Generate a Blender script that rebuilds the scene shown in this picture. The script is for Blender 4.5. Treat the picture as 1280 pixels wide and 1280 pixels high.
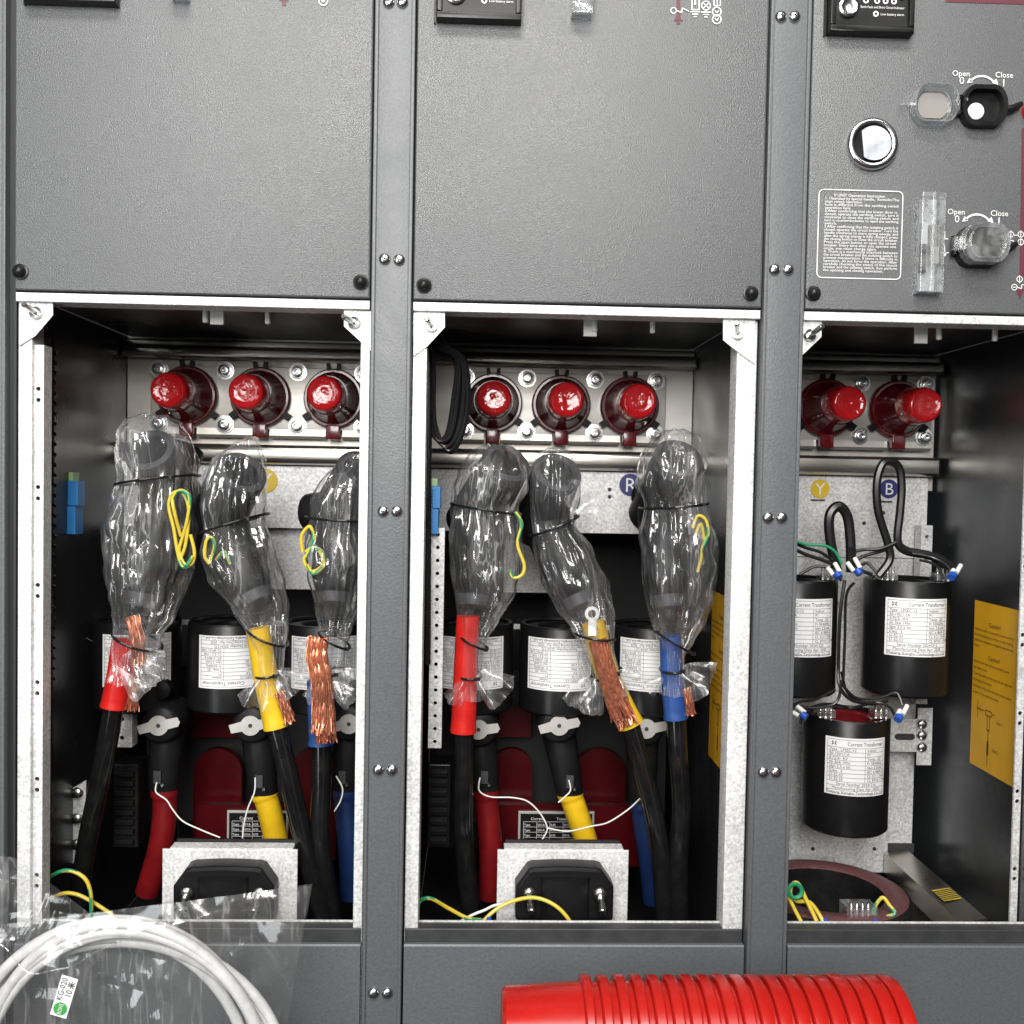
import bpy, math, random
from mathutils import Vector, Matrix, noise
random.seed(7)
R_ = math.radians
sc = bpy.context.scene
for o in list(bpy.data.objects): bpy.data.objects.remove(o)
COL = sc.collection

# ------------------------------------------------------------------ camera
D, F = 1.08, 1256.0
def cam_axes(yaw=2.0, pitch=-1.8, roll=1.05):
    y, p, r = R_(yaw), R_(pitch), R_(roll)
    fwd = Vector((math.sin(y)*math.cos(p), math.cos(y)*math.cos(p), math.sin(p)))
    r0 = Vector((math.cos(y), -math.sin(y), 0)); u0 = r0.cross(fwd)
    return r0*math.cos(r)+u0*math.sin(r), u0*math.cos(r)-r0*math.sin(r), fwd
CR, CU, CF = cam_axes()
CC = Vector((0, -D, 0))
cd = bpy.data.cameras.new('camera'); cam = bpy.data.objects.new('camera', cd); COL.objects.link(cam)
cd.sensor_width = 36; cd.lens = 36*F/1280; cd.clip_start = 0.02; cd.clip_end = 100
m = Matrix.Identity(4)
for i in range(3):
    m[i][0] = CR[i]; m[i][1] = CU[i]; m[i][2] = -CF[i]; m[i][3] = CC[i]
cam.matrix_world = m
sc.camera = cam
def P(px, py, y=0.0):
    """point of the place seen at a pixel of the photograph, on the upright plane at depth y"""
    d = CF+CR*((px-640)/F)-CU*((py-640)/F)
    return CC+d*((y+D)/d.y)
def S(y): return (y+D)/F          # metres per pixel at depth y

# ------------------------------------------------------------------ light
w = bpy.data.worlds.new('World'); sc.world = w; w.use_nodes = True
bg = w.node_tree.nodes['Background']; bg.inputs[0].default_value = (0.80, 0.84, 0.90, 1); bg.inputs[1].default_value = 0.032
def area(name, loc, target, sx, sy, power, col=(1, .98, .95)):
    l = bpy.data.lights.new(name, 'AREA'); l.shape = 'RECTANGLE'; l.size = sx; l.size_y = sy; l.energy = power; l.color = col
    o = bpy.data.objects.new(name, l); COL.objects.link(o); o.location = loc
    o.rotation_euler = (Vector(target)-Vector(loc)).to_track_quat('-Z', 'Y').to_euler()
    return o
area('hall_window', (-.22, -2.3, .84), (0, 0, .05), 1.1, 1.2, 78)
area('ceiling_light', (-.15, -1.75, 2.25), (0, 0, 0), 1.3, .5, 66)
area('ceiling_light', (1.5, -2.4, 2.4), (0, 0, 0), .4, 1.2, 18)
area('added_side_light', (-1.40, -1.80, -.05), (0, 0, -.1), .42, 2.0, 17, (.95, .98, 1))  # unseen tall area light, added at the left for streaks on the cables
sc.view_settings.view_transform = 'Standard'; sc.view_settings.look = 'None'
sc.view_settings.exposure = 0.0; sc.view_settings.gamma = 1.0
sc.cycles.transparent_max_bounces = 40; sc.cycles.max_bounces = 10; sc.cycles.glossy_bounces = 5
sc.cycles.caustics_reflective = False; sc.cycles.caustics_refractive = False

# ------------------------------------------------------------------ materials
def newmat(name):
    m = bpy.data.materials.new(name); m.use_nodes = True
    nt = m.node_tree; return m, nt, nt.nodes, nt.links, nt.nodes['Principled BSDF']
def mat(name, col, rough=.5, metal=0., col2=None, nscale=60, bump=0., bscale=300, stretch=(1, 1, 1), detail=4, coat=0., rvar=0., spec=.5, lo=.35, hi=.65, bdist=.001, smudge=0., pos=False):
    m, nt, N, L, b = newmat(name)
    b.inputs['Base Color'].default_value = (*col, 1); b.inputs['Roughness'].default_value = rough
    b.inputs['Metallic'].default_value = metal; b.inputs['Coat Weight'].default_value = coat
    b.inputs['Specular IOR Level'].default_value = spec
    tc = N.new('ShaderNodeTexCoord'); mp = N.new('ShaderNodeMapping'); mp.inputs['Scale'].default_value = stretch
    L.new(N.new('ShaderNodeNewGeometry').outputs['Position'] if pos else tc.outputs['Object'], mp.inputs[0])
    if col2 is not None or rvar:
        n = N.new('ShaderNodeTexNoise'); n.inputs['Scale'].default_value = nscale; n.inputs['Detail'].default_value = detail
        L.new(mp.outputs[0], n.inputs['Vector'])
        r = N.new('ShaderNodeMapRange'); r.inputs[1].default_value = lo; r.inputs[2].default_value = hi
        L.new(n.outputs[0], r.inputs[0])
        if col2 is not None:
            mx = N.new('ShaderNodeMix'); mx.data_type = 'RGBA'
            mx.inputs[6].default_value = (*col, 1); mx.inputs[7].default_value = (*col2, 1)
            L.new(r.outputs[0], mx.inputs[0]); L.new(mx.outputs[2], b.inputs['Base Color'])
        if rvar:
            r2 = N.new('ShaderNodeMapRange'); r2.inputs[3].default_value = rough-rvar; r2.inputs[4].default_value = rough+rvar
            L.new(r.outputs[0], r2.inputs[0]); L.new(r2.outputs[0], b.inputs['Roughness'])
    if smudge:                        # hand marks and dust: uneven gloss
        ns = N.new('ShaderNodeTexNoise'); ns.inputs['Scale'].default_value = 7; ns.inputs['Detail'].default_value = 6; ns.inputs['Roughness'].default_value = .62; ns.inputs['Distortion'].default_value = .8
        L.new(tc.outputs['Object'], ns.inputs['Vector'])
        rs = N.new('ShaderNodeMapRange'); rs.inputs[1].default_value = .35; rs.inputs[2].default_value = .68; rs.inputs[3].default_value = rough-smudge; rs.inputs[4].default_value = rough+smudge
        L.new(ns.outputs[0], rs.inputs[0]); L.new(rs.outputs[0], b.inputs['Roughness'])
    if bump:
        n2 = N.new('ShaderNodeTexNoise'); n2.inputs['Scale'].default_value = bscale; n2.inputs['Detail'].default_value = 2
        L.new(mp.outputs[0], n2.inputs['Vector'])
        bp = N.new('ShaderNodeBump'); bp.inputs['Strength'].default_value = bump; bp.inputs['Distance'].default_value = bdist
        L.new(n2.outputs[0], bp.inputs['Height']); L.new(bp.outputs[0], b.inputs['Normal'])
    return m
def film(name, veil=.07, bscale=45, bump=.8, tint=(.93, .94, .95), rough=.13, stretch=(1, 1, .35), refl=1.0, crease=0., cs=(60, 60, 9), crot=(0, 0, 0), cw=.022):
    """thin clear film: passes light, mirrors by Fresnel on a crumpled surface, scatters a little"""
    m, nt, N, L, b = newmat(name); N.remove(b); out = [n for n in N if n.type == 'OUTPUT_MATERIAL'][0]
    tc = N.new('ShaderNodeTexCoord'); mp = N.new('ShaderNodeMapping'); mp.inputs['Scale'].default_value = stretch
    L.new(tc.outputs['Object'], mp.inputs[0])
    n = N.new('ShaderNodeTexNoise'); n.inputs['Scale'].default_value = bscale; n.inputs['Detail'].default_value = 3; n.inputs['Distortion'].default_value = 1.2
    L.new(mp.outputs[0], n.inputs['Vector'])
    v = N.new('ShaderNodeTexVoronoi'); v.feature = 'DISTANCE_TO_EDGE'; v.inputs['Scale'].default_value = bscale*.7
    L.new(mp.outputs[0], v.inputs['Vector'])
    ad = N.new('ShaderNodeMath'); ad.operation = 'MULTIPLY_ADD'; ad.inputs[1].default_value = .55
    L.new(v.outputs[0], ad.inputs[0]); L.new(n.outputs[0], ad.inputs[2])
    bp = N.new('ShaderNodeBump'); bp.inputs['Strength'].default_value = bump; bp.inputs['Distance'].default_value = .006
    L.new(ad.outputs[0], bp.inputs['Height'])
    lw = N.new('ShaderNodeLayerWeight'); L.new(bp.outputs[0], lw.inputs['Normal'])          # Schlick's Fresnel, the same from both sides of the film
    pw = N.new('ShaderNodeMath'); pw.operation = 'POWER'; pw.inputs[1].default_value = 4.0; L.new(lw.outputs['Facing'], pw.inputs[0])
    fm = N.new('ShaderNodeMath'); fm.operation = 'MULTIPLY_ADD'; fm.inputs[1].default_value = .75*refl; fm.inputs[2].default_value = .085*refl; fm.use_clamp = True; L.new(pw.outputs[0], fm.inputs[0])
    tr = N.new('ShaderNodeBsdfTransparent'); tr.inputs[0].default_value = (*tint, 1)
    gl = N.new('ShaderNodeBsdfGlossy'); gl.inputs['Roughness'].default_value = rough; gl.inputs[0].default_value = (.95, .95, .95, 1); L.new(bp.outputs[0], gl.inputs['Normal'])
    df = N.new('ShaderNodeBsdfDiffuse'); df.inputs[0].default_value = (.85, .85, .85, 1); L.new(bp.outputs[0], df.inputs['Normal'])
    mr = N.new('ShaderNodeMapRange'); mr.inputs[1].default_value = .35; mr.inputs[2].default_value = .75; mr.inputs[3].default_value = veil*.4; mr.inputs[4].default_value = veil*1.8
    L.new(n.outputs[0], mr.inputs[0])
    if crease:                       # stress-whitened creases in the film
        mp2 = N.new('ShaderNodeMapping'); mp2.inputs['Scale'].default_value = cs; L.new(tc.outputs['Object'], mp2.inputs[0])
        nc = N.new('ShaderNodeTexNoise'); nc.inputs['Scale'].default_value = 1; nc.inputs['Detail'].default_value = 3; nc.inputs['Distortion'].default_value = .15; mp2.inputs['Rotation'].default_value = crot; L.new(mp2.outputs[0], nc.inputs['Vector'])
        ab = N.new('ShaderNodeMath'); ab.operation = 'SUBTRACT'; ab.inputs[1].default_value = .5; L.new(nc.outputs[0], ab.inputs[0])
        ab2 = N.new('ShaderNodeMath'); ab2.operation = 'ABSOLUTE'; L.new(ab.outputs[0], ab2.inputs[0])
        mc = N.new('ShaderNodeMapRange'); mc.inputs[1].default_value = .0; mc.inputs[2].default_value = cw; mc.inputs[3].default_value = crease; mc.inputs[4].default_value = 0; L.new(ab2.outputs[0], mc.inputs[0])
        gate = N.new('ShaderNodeMapRange'); gate.inputs[1].default_value = .42; gate.inputs[2].default_value = .58; L.new(n.outputs[0], gate.inputs[0])
        mg = N.new('ShaderNodeMath'); mg.operation = 'MULTIPLY_ADD'; L.new(mc.outputs[0], mg.inputs[0]); L.new(gate.outputs[0], mg.inputs[1]); L.new(mr.outputs[0], mg.inputs[2]); mr = mg
    m1 = N.new('ShaderNodeMixShader'); L.new(mr.outputs[0], m1.inputs[0]); L.new(tr.outputs[0], m1.inputs[1]); L.new(df.outputs[0], m1.inputs[2])
    m2 = N.new('ShaderNodeMixShader'); L.new(fm.outputs[0], m2.inputs[0]); L.new(m1.outputs[0], m2.inputs[1]); L.new(gl.outputs[0], m2.inputs[2])
    L.new(m2.outputs[0], out.inputs[0])
    return m
def galv(name):
    m, nt, N, L, b = newmat(name)
    tc = N.new('ShaderNodeTexCoord'); v = N.new('ShaderNodeTexVoronoi'); v.inputs['Scale'].default_value = 330
    L.new(tc.outputs['Object'], v.inputs['Vector'])
    n = N.new('ShaderNodeTexNoise'); n.inputs['Scale'].default_value = 330; n.inputs['Detail'].default_value = 4; L.new(tc.outputs['Object'], n.inputs['Vector'])
    n3 = N.new('ShaderNodeTexNoise'); n3.inputs['Scale'].default_value = 14; L.new(tc.outputs['Object'], n3.inputs['Vector'])
    r = N.new('ShaderNodeMapRange'); r.inputs[1].default_value = .3; r.inputs[2].default_value = .72
    L.new(n.outputs[0], r.inputs[0])
    a = N.new('ShaderNodeMath'); a.operation = 'MULTIPLY_ADD'; a.inputs[1].default_value = .45
    sx = N.new('ShaderNodeSeparateColor'); L.new(v.outputs['Color'], sx.inputs[0]); L.new(sx.outputs[0], a.inputs[0]); 
    h = N.new('ShaderNodeMath'); h.operation = 'MULTIPLY'; h.inputs[1].default_value = .55; L.new(r.outputs[0], h.inputs[0]); L.new(h.outputs[0], a.inputs[2])
    mx = N.new('ShaderNodeMix'); mx.data_type = 'RGBA'; mx.inputs[6].default_value = (.42, .42, .42, 1); mx.inputs[7].default_value = (.94, .94, .93, 1)
    n3.inputs['Detail'].default_value = 5
    r3 = N.new('ShaderNodeMapRange'); r3.inputs[1].default_value = .3; r3.inputs[2].default_value = .7; r3.inputs[3].default_value = -.14; r3.inputs[4].default_value = .20; L.new(n3.outputs[0], r3.inputs[0])
    a3 = N.new('ShaderNodeMath'); a3.operation = 'ADD'; a3.use_clamp = True; L.new(a.outputs[0], a3.inputs[0]); L.new(r3.outputs[0], a3.inputs[1])
    L.new(a3.outputs[0], mx.inputs[0]); L.new(mx.outputs[2], b.inputs['Base Color'])
    b.inputs['Metallic'].default_value = .25; b.inputs['Roughness'].default_value = .5
    bp = N.new('ShaderNodeBump'); bp.inputs['Strength'].default_value = .35; bp.inputs['Distance'].default_value = .0006
    L.new(n.outputs[0], bp.inputs['Height']); L.new(bp.outputs[0], b.inputs['Normal'])
    return m
M = {}
M['panel'] = mat('grey_powder_coat', (.082, .085, .089), .29, 0, (.128, .130, .133), 820, .46, 820, detail=2, bdist=.0016, smudge=.07, spec=.55)
M['post'] = mat('grey_powder_coat_smooth', (.092, .097, .103), .42, 0, (.110, .115, .120), 300, .30, 420, bdist=.001, smudge=.07)
M['galv'] = galv('galvanised_steel')
M['steel'] = mat('stainless_steel', (.60, .58, .54), .30, 1, (.50, .47, .42), 9, .05, 220, (.25, 1, 3), rvar=.07)
M['plate'] = mat('dull_stainless_plate', (.66, .64, .60), .42, .55, (.54, .51, .46), 12, .06, 220, (.4, 1, 2), rvar=.06)
M['wall'] = mat('dark_coated_sheet', (.125, .131, .138), .33, .88, (.085, .089, .093), 7, .04, 90, rvar=.08)
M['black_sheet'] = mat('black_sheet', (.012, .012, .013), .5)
M['black'] = mat('black_plastic', (.008, .008, .0085), .30, 0, (.012, .012, .012), 40, rvar=.06, spec=.3)
M['rubber'] = mat('black_rubber', (.006, .006, .0065), .42, 0, (.010, .010, .011), 30, .1, 150, spec=.18)
M['rubber_grey'] = mat('grey_rubber', (.050, .050, .054), .5, 0, (.03, .03, .033), 60)
M['jacket'] = mat('cable_jacket', (.006, .006, .0065), .17, 0, (.010, .010, .010), 60, .12, 40, rvar=.05, bdist=.002, spec=.6)
M['ct'] = mat('black_transformer_case', (.006, .006, .0065), .33, 0, None, 40, .05, 60, rvar=.04, spec=.32)
M['cap'] = mat('red_cap', (.58, .016, .020), .15, 0, (.48, .010, .014), 24, .65, 85, coat=.6, bdist=.004, pos=True, rvar=.06)
M['epoxy'] = mat('dark_red_epoxy', (.15, .008, .013), .2, 0, (.11, .006, .009), 30, coat=.3)
M['maroon'] = mat('maroon_board', (.068, .002, .004), .30, 0, (.046, .0015, .003), 20, spec=.3)
M['redplastic'] = mat('red_plastic', (.45, .010, .006), .32, 0, (.38, .009, .006), 30, .10, 30, coat=.1, smudge=.09)
M['plug_red'] = mat('dark_red_boot', (.18, .006, .008), .38, 0, (.14, .004, .006), 60, .15, 90)
M['plug_blue'] = mat('navy_boot', (.008, .026, .10), .4, 0, (.006, .020, .08), 60, .15, 90)
M['red'] = mat('red_sleeve', (.62, .018, .012), .38, 0, (.52, .012, .010), 60, .15, 90)
M['yellow'] = mat('yellow_sleeve', (.78, .50, .015), .38, 0, (.68, .41, .012), 60, .15, 90)
M['blue'] = mat('blue_sleeve', (.02, .075, .27), .4, 0, (.016, .055, .21), 60, .15, 90)
M['copper'] = mat('copper_strand', (.80, .38, .24), .36, .9, (.62, .24, .14), 240)
M['white'] = mat('white_label', (.80, .80, .80), .45, 0, (.74, .74, .745), 60)
M['ink'] = mat('black_ink', (.03, .03, .03), .6)
M['print'] = mat('white_print', (.80, .80, .80), .5)
M['maroonprint'] = mat('maroon_print', (.11, .022, .035), .5)
M['sticker'] = mat('amber_sticker', (.66, .345, .014), .42, 0, (.60, .31, .012), 25)
M['brownink'] = mat('brown_ink', (.10, .035, .01), .6)
M['wire_y'] = mat('yellow_wire', (.56, .42, .035), .35, 0, (.62, .48, .05), 200)
M['wire_g'] = mat('green_wire', (.02, .26, .12), .35)
M['wire_w'] = mat('white_wire', (.72, .72, .68), .45)
M['wire_b'] = mat('black_wire', (.012, .012, .013), .3)
M['lug'] = mat('blue_lug', (.015, .08, .42), .35)
M['dblue'] = mat('navy_disc', (.03, .03, .16), .4)
M['bluebox'] = mat('blue_terminal', (.03, .20, .50), .38)
M['greenbox'] = mat('green_terminal', (.30, .46, .22), .4)
M['ydisc'] = mat('yellow_disc', (.70, .48, .03), .4)
M['chrome'] = mat('chrome', (.90, .90, .91), .20, 1)
M['zinc'] = mat('zinc_screw', (.72, .72, .72), .25, 1, (.55, .55, .53), 300)
M['brass'] = mat('yellow_zinc', (.42, .38, .27), .35, 1)
M['rosy'] = mat('ring_epoxy', (.13, .052, .055), .45, 0, (.085, .034, .036), 260, .25, 300, detail=6)
M['tube'] = mat('white_tubing', (.74, .74, .73), .35, 0, (.60, .60, .60), 90, .25, 260)
M['film'] = film('clear_film', .062, 13, .85, tint=(.97, .97, .975), rough=.13, stretch=(1, 1, .35), refl=.95, crease=.22, cs=(70, 70, 6), cw=.035)
M['film_soft'] = film('loose_film', .075, 14, .30, tint=(.96, .96, .96), rough=.22, stretch=(1, 1, 1), refl=.8, crease=.18, cs=(90, 90, 30), cw=.04)
M['baggie'] = film('bag_film', .034, 13, .60, tint=(.97, .97, .97), rough=.12, stretch=(1.2, 1, .7), refl=.9, crease=.12, cs=(46, 46, 4), crot=(0, .75, 0), cw=.03)
M['clear'] = film('clear_plastic', .10, 60, .10, rough=.10, stretch=(1, 1, 1), refl=1.4)
M['silver'] = mat('matt_silver_plate', (.62, .61, .58), .45, .55, (.52, .51, .48), 40)
M['recess_shade'] = mat('dark_recess_shade', (.030, .031, .033), .45, 0, (.045, .046, .048), 40, .2, 200)  # near-black colour stands in for shade in the recess over the sill
M['tie'] = mat('black_cable_tie', (.008, .008, .009), .35)
M['greendot'] = mat('green_print', (.05, .33, .07), .5)
M['mirror'] = mat('foil_film', (.62, .65, .70), .32, .25, (.40, .42, .45), 38, .55, 40, bdist=.006)
M['paper_grey'] = mat('grey_pad', (.24, .225, .21), .6)

# ------------------------------------------------------------------ mesh helpers
ORG = {}
def fr(axis):
    a = Vector(axis).normalized(); t = Vector((0, 0, 1)) if abs(a.z) < .9 else Vector((1, 0, 0))
    u = a.cross(t).normalized(); return u, a.cross(u).normalized() , a
def spline(pts, n=8):
    pts = [Vector(p) for p in pts]
    if len(pts) < 3: return [pts[0].lerp(pts[-1], i/n) for i in range(n+1)]
    out = []
    for i in range(len(pts)-1):
        p0 = pts[max(i-1, 0)]; p1 = pts[i]; p2 = pts[i+1]; p3 = pts[min(i+2, len(pts)-1)]
        for k in range(n):
            t = k/n
            out.append(.5*((2*p1)+(p2-p0)*t+(2*p0-5*p1+4*p2-p3)*t*t+(3*p1-p0-3*p2+p3)*t**3))
    out.append(pts[-1]); return out
class MB:
    def __init__(s): s.v = []; s.f = []; s.mi = []
    def add(s, vs, fs, mi=0):
        o = len(s.v); s.v += [Vector(v) for v in vs]
        for f in fs: s.f.append([o+i for i in f]); s.mi.append(mi)
        return s
    def box(s, x0, x1, y0, y1, z0, z1, b=0., mi=0):
        if x0 > x1: x0, x1 = x1, x0
        if y0 > y1: y0, y1 = y1, y0
        if z0 > z1: z0, z1 = z1, z0
        if b <= 0:
            vs = [(x, y, z) for x in (x0, x1) for y in (y0, y1) for z in (z0, z1)]
            return s.add(vs, [(0, 1, 3, 2), (4, 6, 7, 5), (0, 4, 5, 1), (2, 3, 7, 6), (0, 2, 6, 4), (1, 5, 7, 3)], mi)
        # front edges rounded (two steps), back square
        rings = []
        for k in range(4):
            a = k/3*math.pi/2; ins = b*(1-math.sin(a)); dy = b*(1-math.cos(a))
            rings.append((ins if k else b, y0+dy if k else y0))
        rings.append((0, y1)); vs = []
        for ins, y in rings: vs += [(x0+ins, y, z0+ins), (x1-ins, y, z0+ins), (x1-ins, y, z1-ins), (x0+ins, y, z1-ins)]
        fs = [(0, 1, 2, 3)]
        for r in range(len(rings)-1):
            for k in range(4): a, c = r*4+k, r*4+(k+1) % 4; fs.append((a, a+4, c+4, c))
        n = len(rings)*4; fs.append((n-1, n-2, n-3, n-4))
        return s.add(vs, fs, mi)
    def obox(s, c, u, v, w, mi=0):
        c, u, v, w = Vector(c), Vector(u), Vector(v), Vector(w)
        vs = [c+u*a+v*b_+w*d for a in (-.5, .5) for b_ in (-.5, .5) for d in (-.5, .5)]
        return s.add(vs, [(0, 1, 3, 2), (4, 6, 7, 5), (0, 4, 5, 1), (2, 3, 7, 6), (0, 2, 6, 4), (1, 5, 7, 3)], mi)
    def lathe(s, o, axis, prof, seg=24, mi=0, caps=True):
        u, v, a = fr(axis); o = Vector(o); vs = []; fs = []
        for h, r in prof:
            for k in range(seg):
                t = 2*math.pi*k/seg; vs.append(o+a*h+u*(r*math.cos(t))+v*(r*math.sin(t)))
        for i in range(len(prof)-1):
            for k in range(seg):
                k2 = (k+1) % seg; fs.append((i*seg+k, i*seg+k2, (i+1)*seg+k2, (i+1)*seg+k))
        if caps:
            fs.append(tuple(range(seg-1, -1, -1))); n = (len(prof)-1)*seg; fs.append(tuple(range(n, n+seg)))
        return s.add(vs, fs, mi)
    def tube(s, pts, r, seg=10, n=8, mi=0, smooth=True, caps=True, mf=None, flat=None):
        p = spline(pts, n) if smooth else [Vector(q) for q in pts]
        m = len(p); vs = []; fs = []; nrm = None; o = len(s.v)
        for i in range(m):
            t = (p[min(i+1, m-1)]-p[max(i-1, 0)]).normalized()
            if nrm is None: nrm = fr(t)[0]
            nrm = (nrm-t*nrm.dot(t)).normalized(); bn = t.cross(nrm)
            q = i/(m-1); rr = r(q) if callable(r) else r
            for k in range(seg):
                a = 2*math.pi*k/seg; w_ = nrm*(math.cos(a)*rr)+bn*(math.sin(a)*rr)
                if flat: w_ = Vector((w_.x, w_.y*flat, w_.z))
                vs.append(p[i]+w_)
        for i in range(m-1):
            for k in range(seg):
                k2 = (k+1) % seg; f = (i*seg+k, i*seg+k2, (i+1)*seg+k2, (i+1)*seg+k)
                s.f.append([o+x for x in f]); s.mi.append(mf(i, k) if mf else mi)
        if caps:
            s.f.append([o+x for x in range(seg-1, -1, -1)]); s.mi.append(mi)
            s.f.append([o+(m-1)*seg+x for x in range(seg)]); s.mi.append(mi)
        s.v += vs; return s
    def prism(s, poly, u, v, w, o=(0, 0, 0), mi=0):
        """polygon in (u,v), thickness vector w"""
        o, u, v, w = Vector(o), Vector(u), Vector(v), Vector(w); n = len(poly)
        a = [o+u*p[0]+v*p[1] for p in poly]; vs = a+[q+w for q in a]
        fs = [tuple(range(n-1, -1, -1)), tuple(range(n, 2*n))]+[(k, (k+1) % n, (k+1) % n+n, k+n) for k in range(n)]
        return s.add(vs, fs, mi)
    def holetile(s, x0, x1, z0, z1, cx, cz, r, y0, y1, mi=0, n=16):
        angs = [2*math.pi*k/n for k in range(n)]+[math.atan2(z-cz, x-cx) % (2*math.pi) for x in (x0, x1) for z in (z0, z1)]
        angs = sorted(set(round(a, 5) for a in angs)); m_ = len(angs); inn = []; out = []
        for a in angs:
            c, d = math.cos(a), math.sin(a); t = 1e9
            if c > 1e-9: t = min(t, (x1-cx)/c)
            if c < -1e-9: t = min(t, (x0-cx)/c)
            if d > 1e-9: t = min(t, (z1-cz)/d)
            if d < -1e-9: t = min(t, (z0-cz)/d)
            inn.append((cx+r*c, cz+r*d)); out.append((cx+t*c, cz+t*d))
        vs = [(x, y0, z) for x, z in out]+[(x, y0, z) for x, z in inn]+[(x, y1, z) for x, z in inn]
        fs = []
        for k in range(m_):
            k2 = (k+1) % m_; fs.append((k, k2, m_+k2, m_+k)); fs.append((m_+k, m_+k2, 2*m_+k2, 2*m_+k))
        return s.add(vs, fs, mi)
    def build(s, name, mats, parent=None, smooth=False, origin=None):
        org = ORG[parent] if parent else Vector(origin) if origin else Vector((0, 0, 0))
        if parent is None and origin is None and s.v:
            xs = [v.x for v in s.v]; ys = [v.y for v in s.v]; zs = [v.z for v in s.v]
            org = Vector(((min(xs)+max(xs))/2, (min(ys)+max(ys))/2, min(zs)))
        me = bpy.data.meshes.new(name); me.from_pydata([v-org for v in s.v], [], s.f)
        if not isinstance(mats, (list, tuple)): mats = [mats]
        for k in mats: me.materials.append(M[k])
        for p, k in zip(me.polygons, s.mi): p.material_index = k
        if smooth:
            me.polygons.foreach_set('use_smooth', [True]*len(me.polygons))
            try: me.set_sharp_from_angle(angle=R_(smooth if smooth > 1 else 40))
            except Exception: pass
        me.validate(); me.update()
        o = bpy.data.objects.new(name, me); COL.objects.link(o)
        if parent: o.parent = parent
        else: o.location = org
        ORG[o] = org; return o
def thing(name, label, cat, loc, group=None):
    o = bpy.data.objects.new(name, None); o.empty_display_size = .02; COL.objects.link(o); o.location = loc; ORG[o] = Vector(loc)
    o['label'] = label; o['category'] = cat
    if group: o['group'] = group
    return o
def tag(o, label, cat, group=None):
    o['label'] = label; o['category'] = cat
    if group: o['group'] = group
    return o
def inst(src, parent, loc, rot=None):
    """further copy of a small part that shares its mesh"""
    o = bpy.data.objects.new(src.name.split('.')[0], src); COL.objects.link(o); o.parent = parent; o.location = Vector(loc)-ORG[parent]
    if rot: o.rotation_euler = rot
    return o
def localmesh(mb, name, mats, smooth=40):
    me = bpy.data.meshes.new(name); me.from_pydata(mb.v, [], mb.f)
    for k in (mats if isinstance(mats, (list, tuple)) else [mats]): me.materials.append(M[k])
    for p, k in zip(me.polygons, mb.mi): p.material_index = k
    if smooth:
        me.polygons.foreach_set('use_smooth', [True]*len(me.polygons)); me.set_sharp_from_angle(angle=R_(smooth))
    me.update(); return me
_tc = {}
def text2d(body, size):
    key = body
    if key not in _tc:
        c = bpy.data.curves.new('t', 'FONT'); c.body = body; c.size = 1; c.resolution_u = 2
        o = bpy.data.objects.new('t', c); COL.objects.link(o)
        dg = bpy.context.evaluated_depsgraph_get(); me = o.evaluated_get(dg).to_mesh()
        _tc[key] = ([(v.co.x, v.co.y) for v in me.vertices], [tuple(p.vertices) for p in me.polygons])
        o.evaluated_get(dg).to_mesh_clear(); bpy.data.objects.remove(o); bpy.data.curves.remove(c)
    vs, fs = _tc[key]; return [(x*size, y*size) for x, y in vs], fs
def tw(body): vs = text2d(body, 1)[0]; return max(x for x, y in vs)-min(x for x, y in vs) if vs else 0
def text(mb, body, fn, x, y, size, align='L', width=None, mi=0):
    """fn maps (u,v) in metres to the place; width squeezes the line"""
    vs, fs = text2d(body, size)
    if not vs: return
    w0 = max(a for a, b in vs); kx = width/w0 if width else 1
    off = 0 if align == 'L' else -w0*kx/2 if align == 'C' else -w0*kx
    mb.add([fn(x+off+a*kx, y+b) for a, b in vs], fs, mi)
def frontfn(o, y=None):
    o = Vector(o); return lambda u, v: Vector((o.x+u, o.y, o.z+v))
def stroke(mb, pts, wd, y, mi=0):
    """flat printed line through px points"""
    q = [P(a, b, y) for a, b in pts]
    for a, b in zip(q, q[1:]):
        d = (b-a).normalized(); n = Vector((-d.z, 0, d.x))*wd/2
        mb.add([a-n, b-n, b+n, a+n], [(0, 1, 2, 3)], mi)
def ring(mb, px, py, r, wd, y, mi=0, n=20):
    c = P(px, py, y); k = S(y); vs = []
    for rr in (r*k, (r-wd)*k): vs += [c+Vector((math.cos(2*math.pi*i/n)*rr, 0, math.sin(2*math.pi*i/n)*rr)) for i in range(n)]
    mb.add(vs, [(i, (i+1) % n, (i+1) % n+n, i+n) for i in range(n)], mi)
def disc(mb, px, py, r, y, mi=0, n=20):
    c = P(px, py, y); k = S(y)*r
    mb.add([c+Vector((math.cos(2*math.pi*i/n)*k, 0, math.sin(2*math.pi*i/n)*k)) for i in range(n)], [tuple(range(n))], mi)
def poly(mb, pts, y, mi=0): mb.add([P(a, b, y) for a, b in pts], [tuple(range(len(pts)))], mi)

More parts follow.
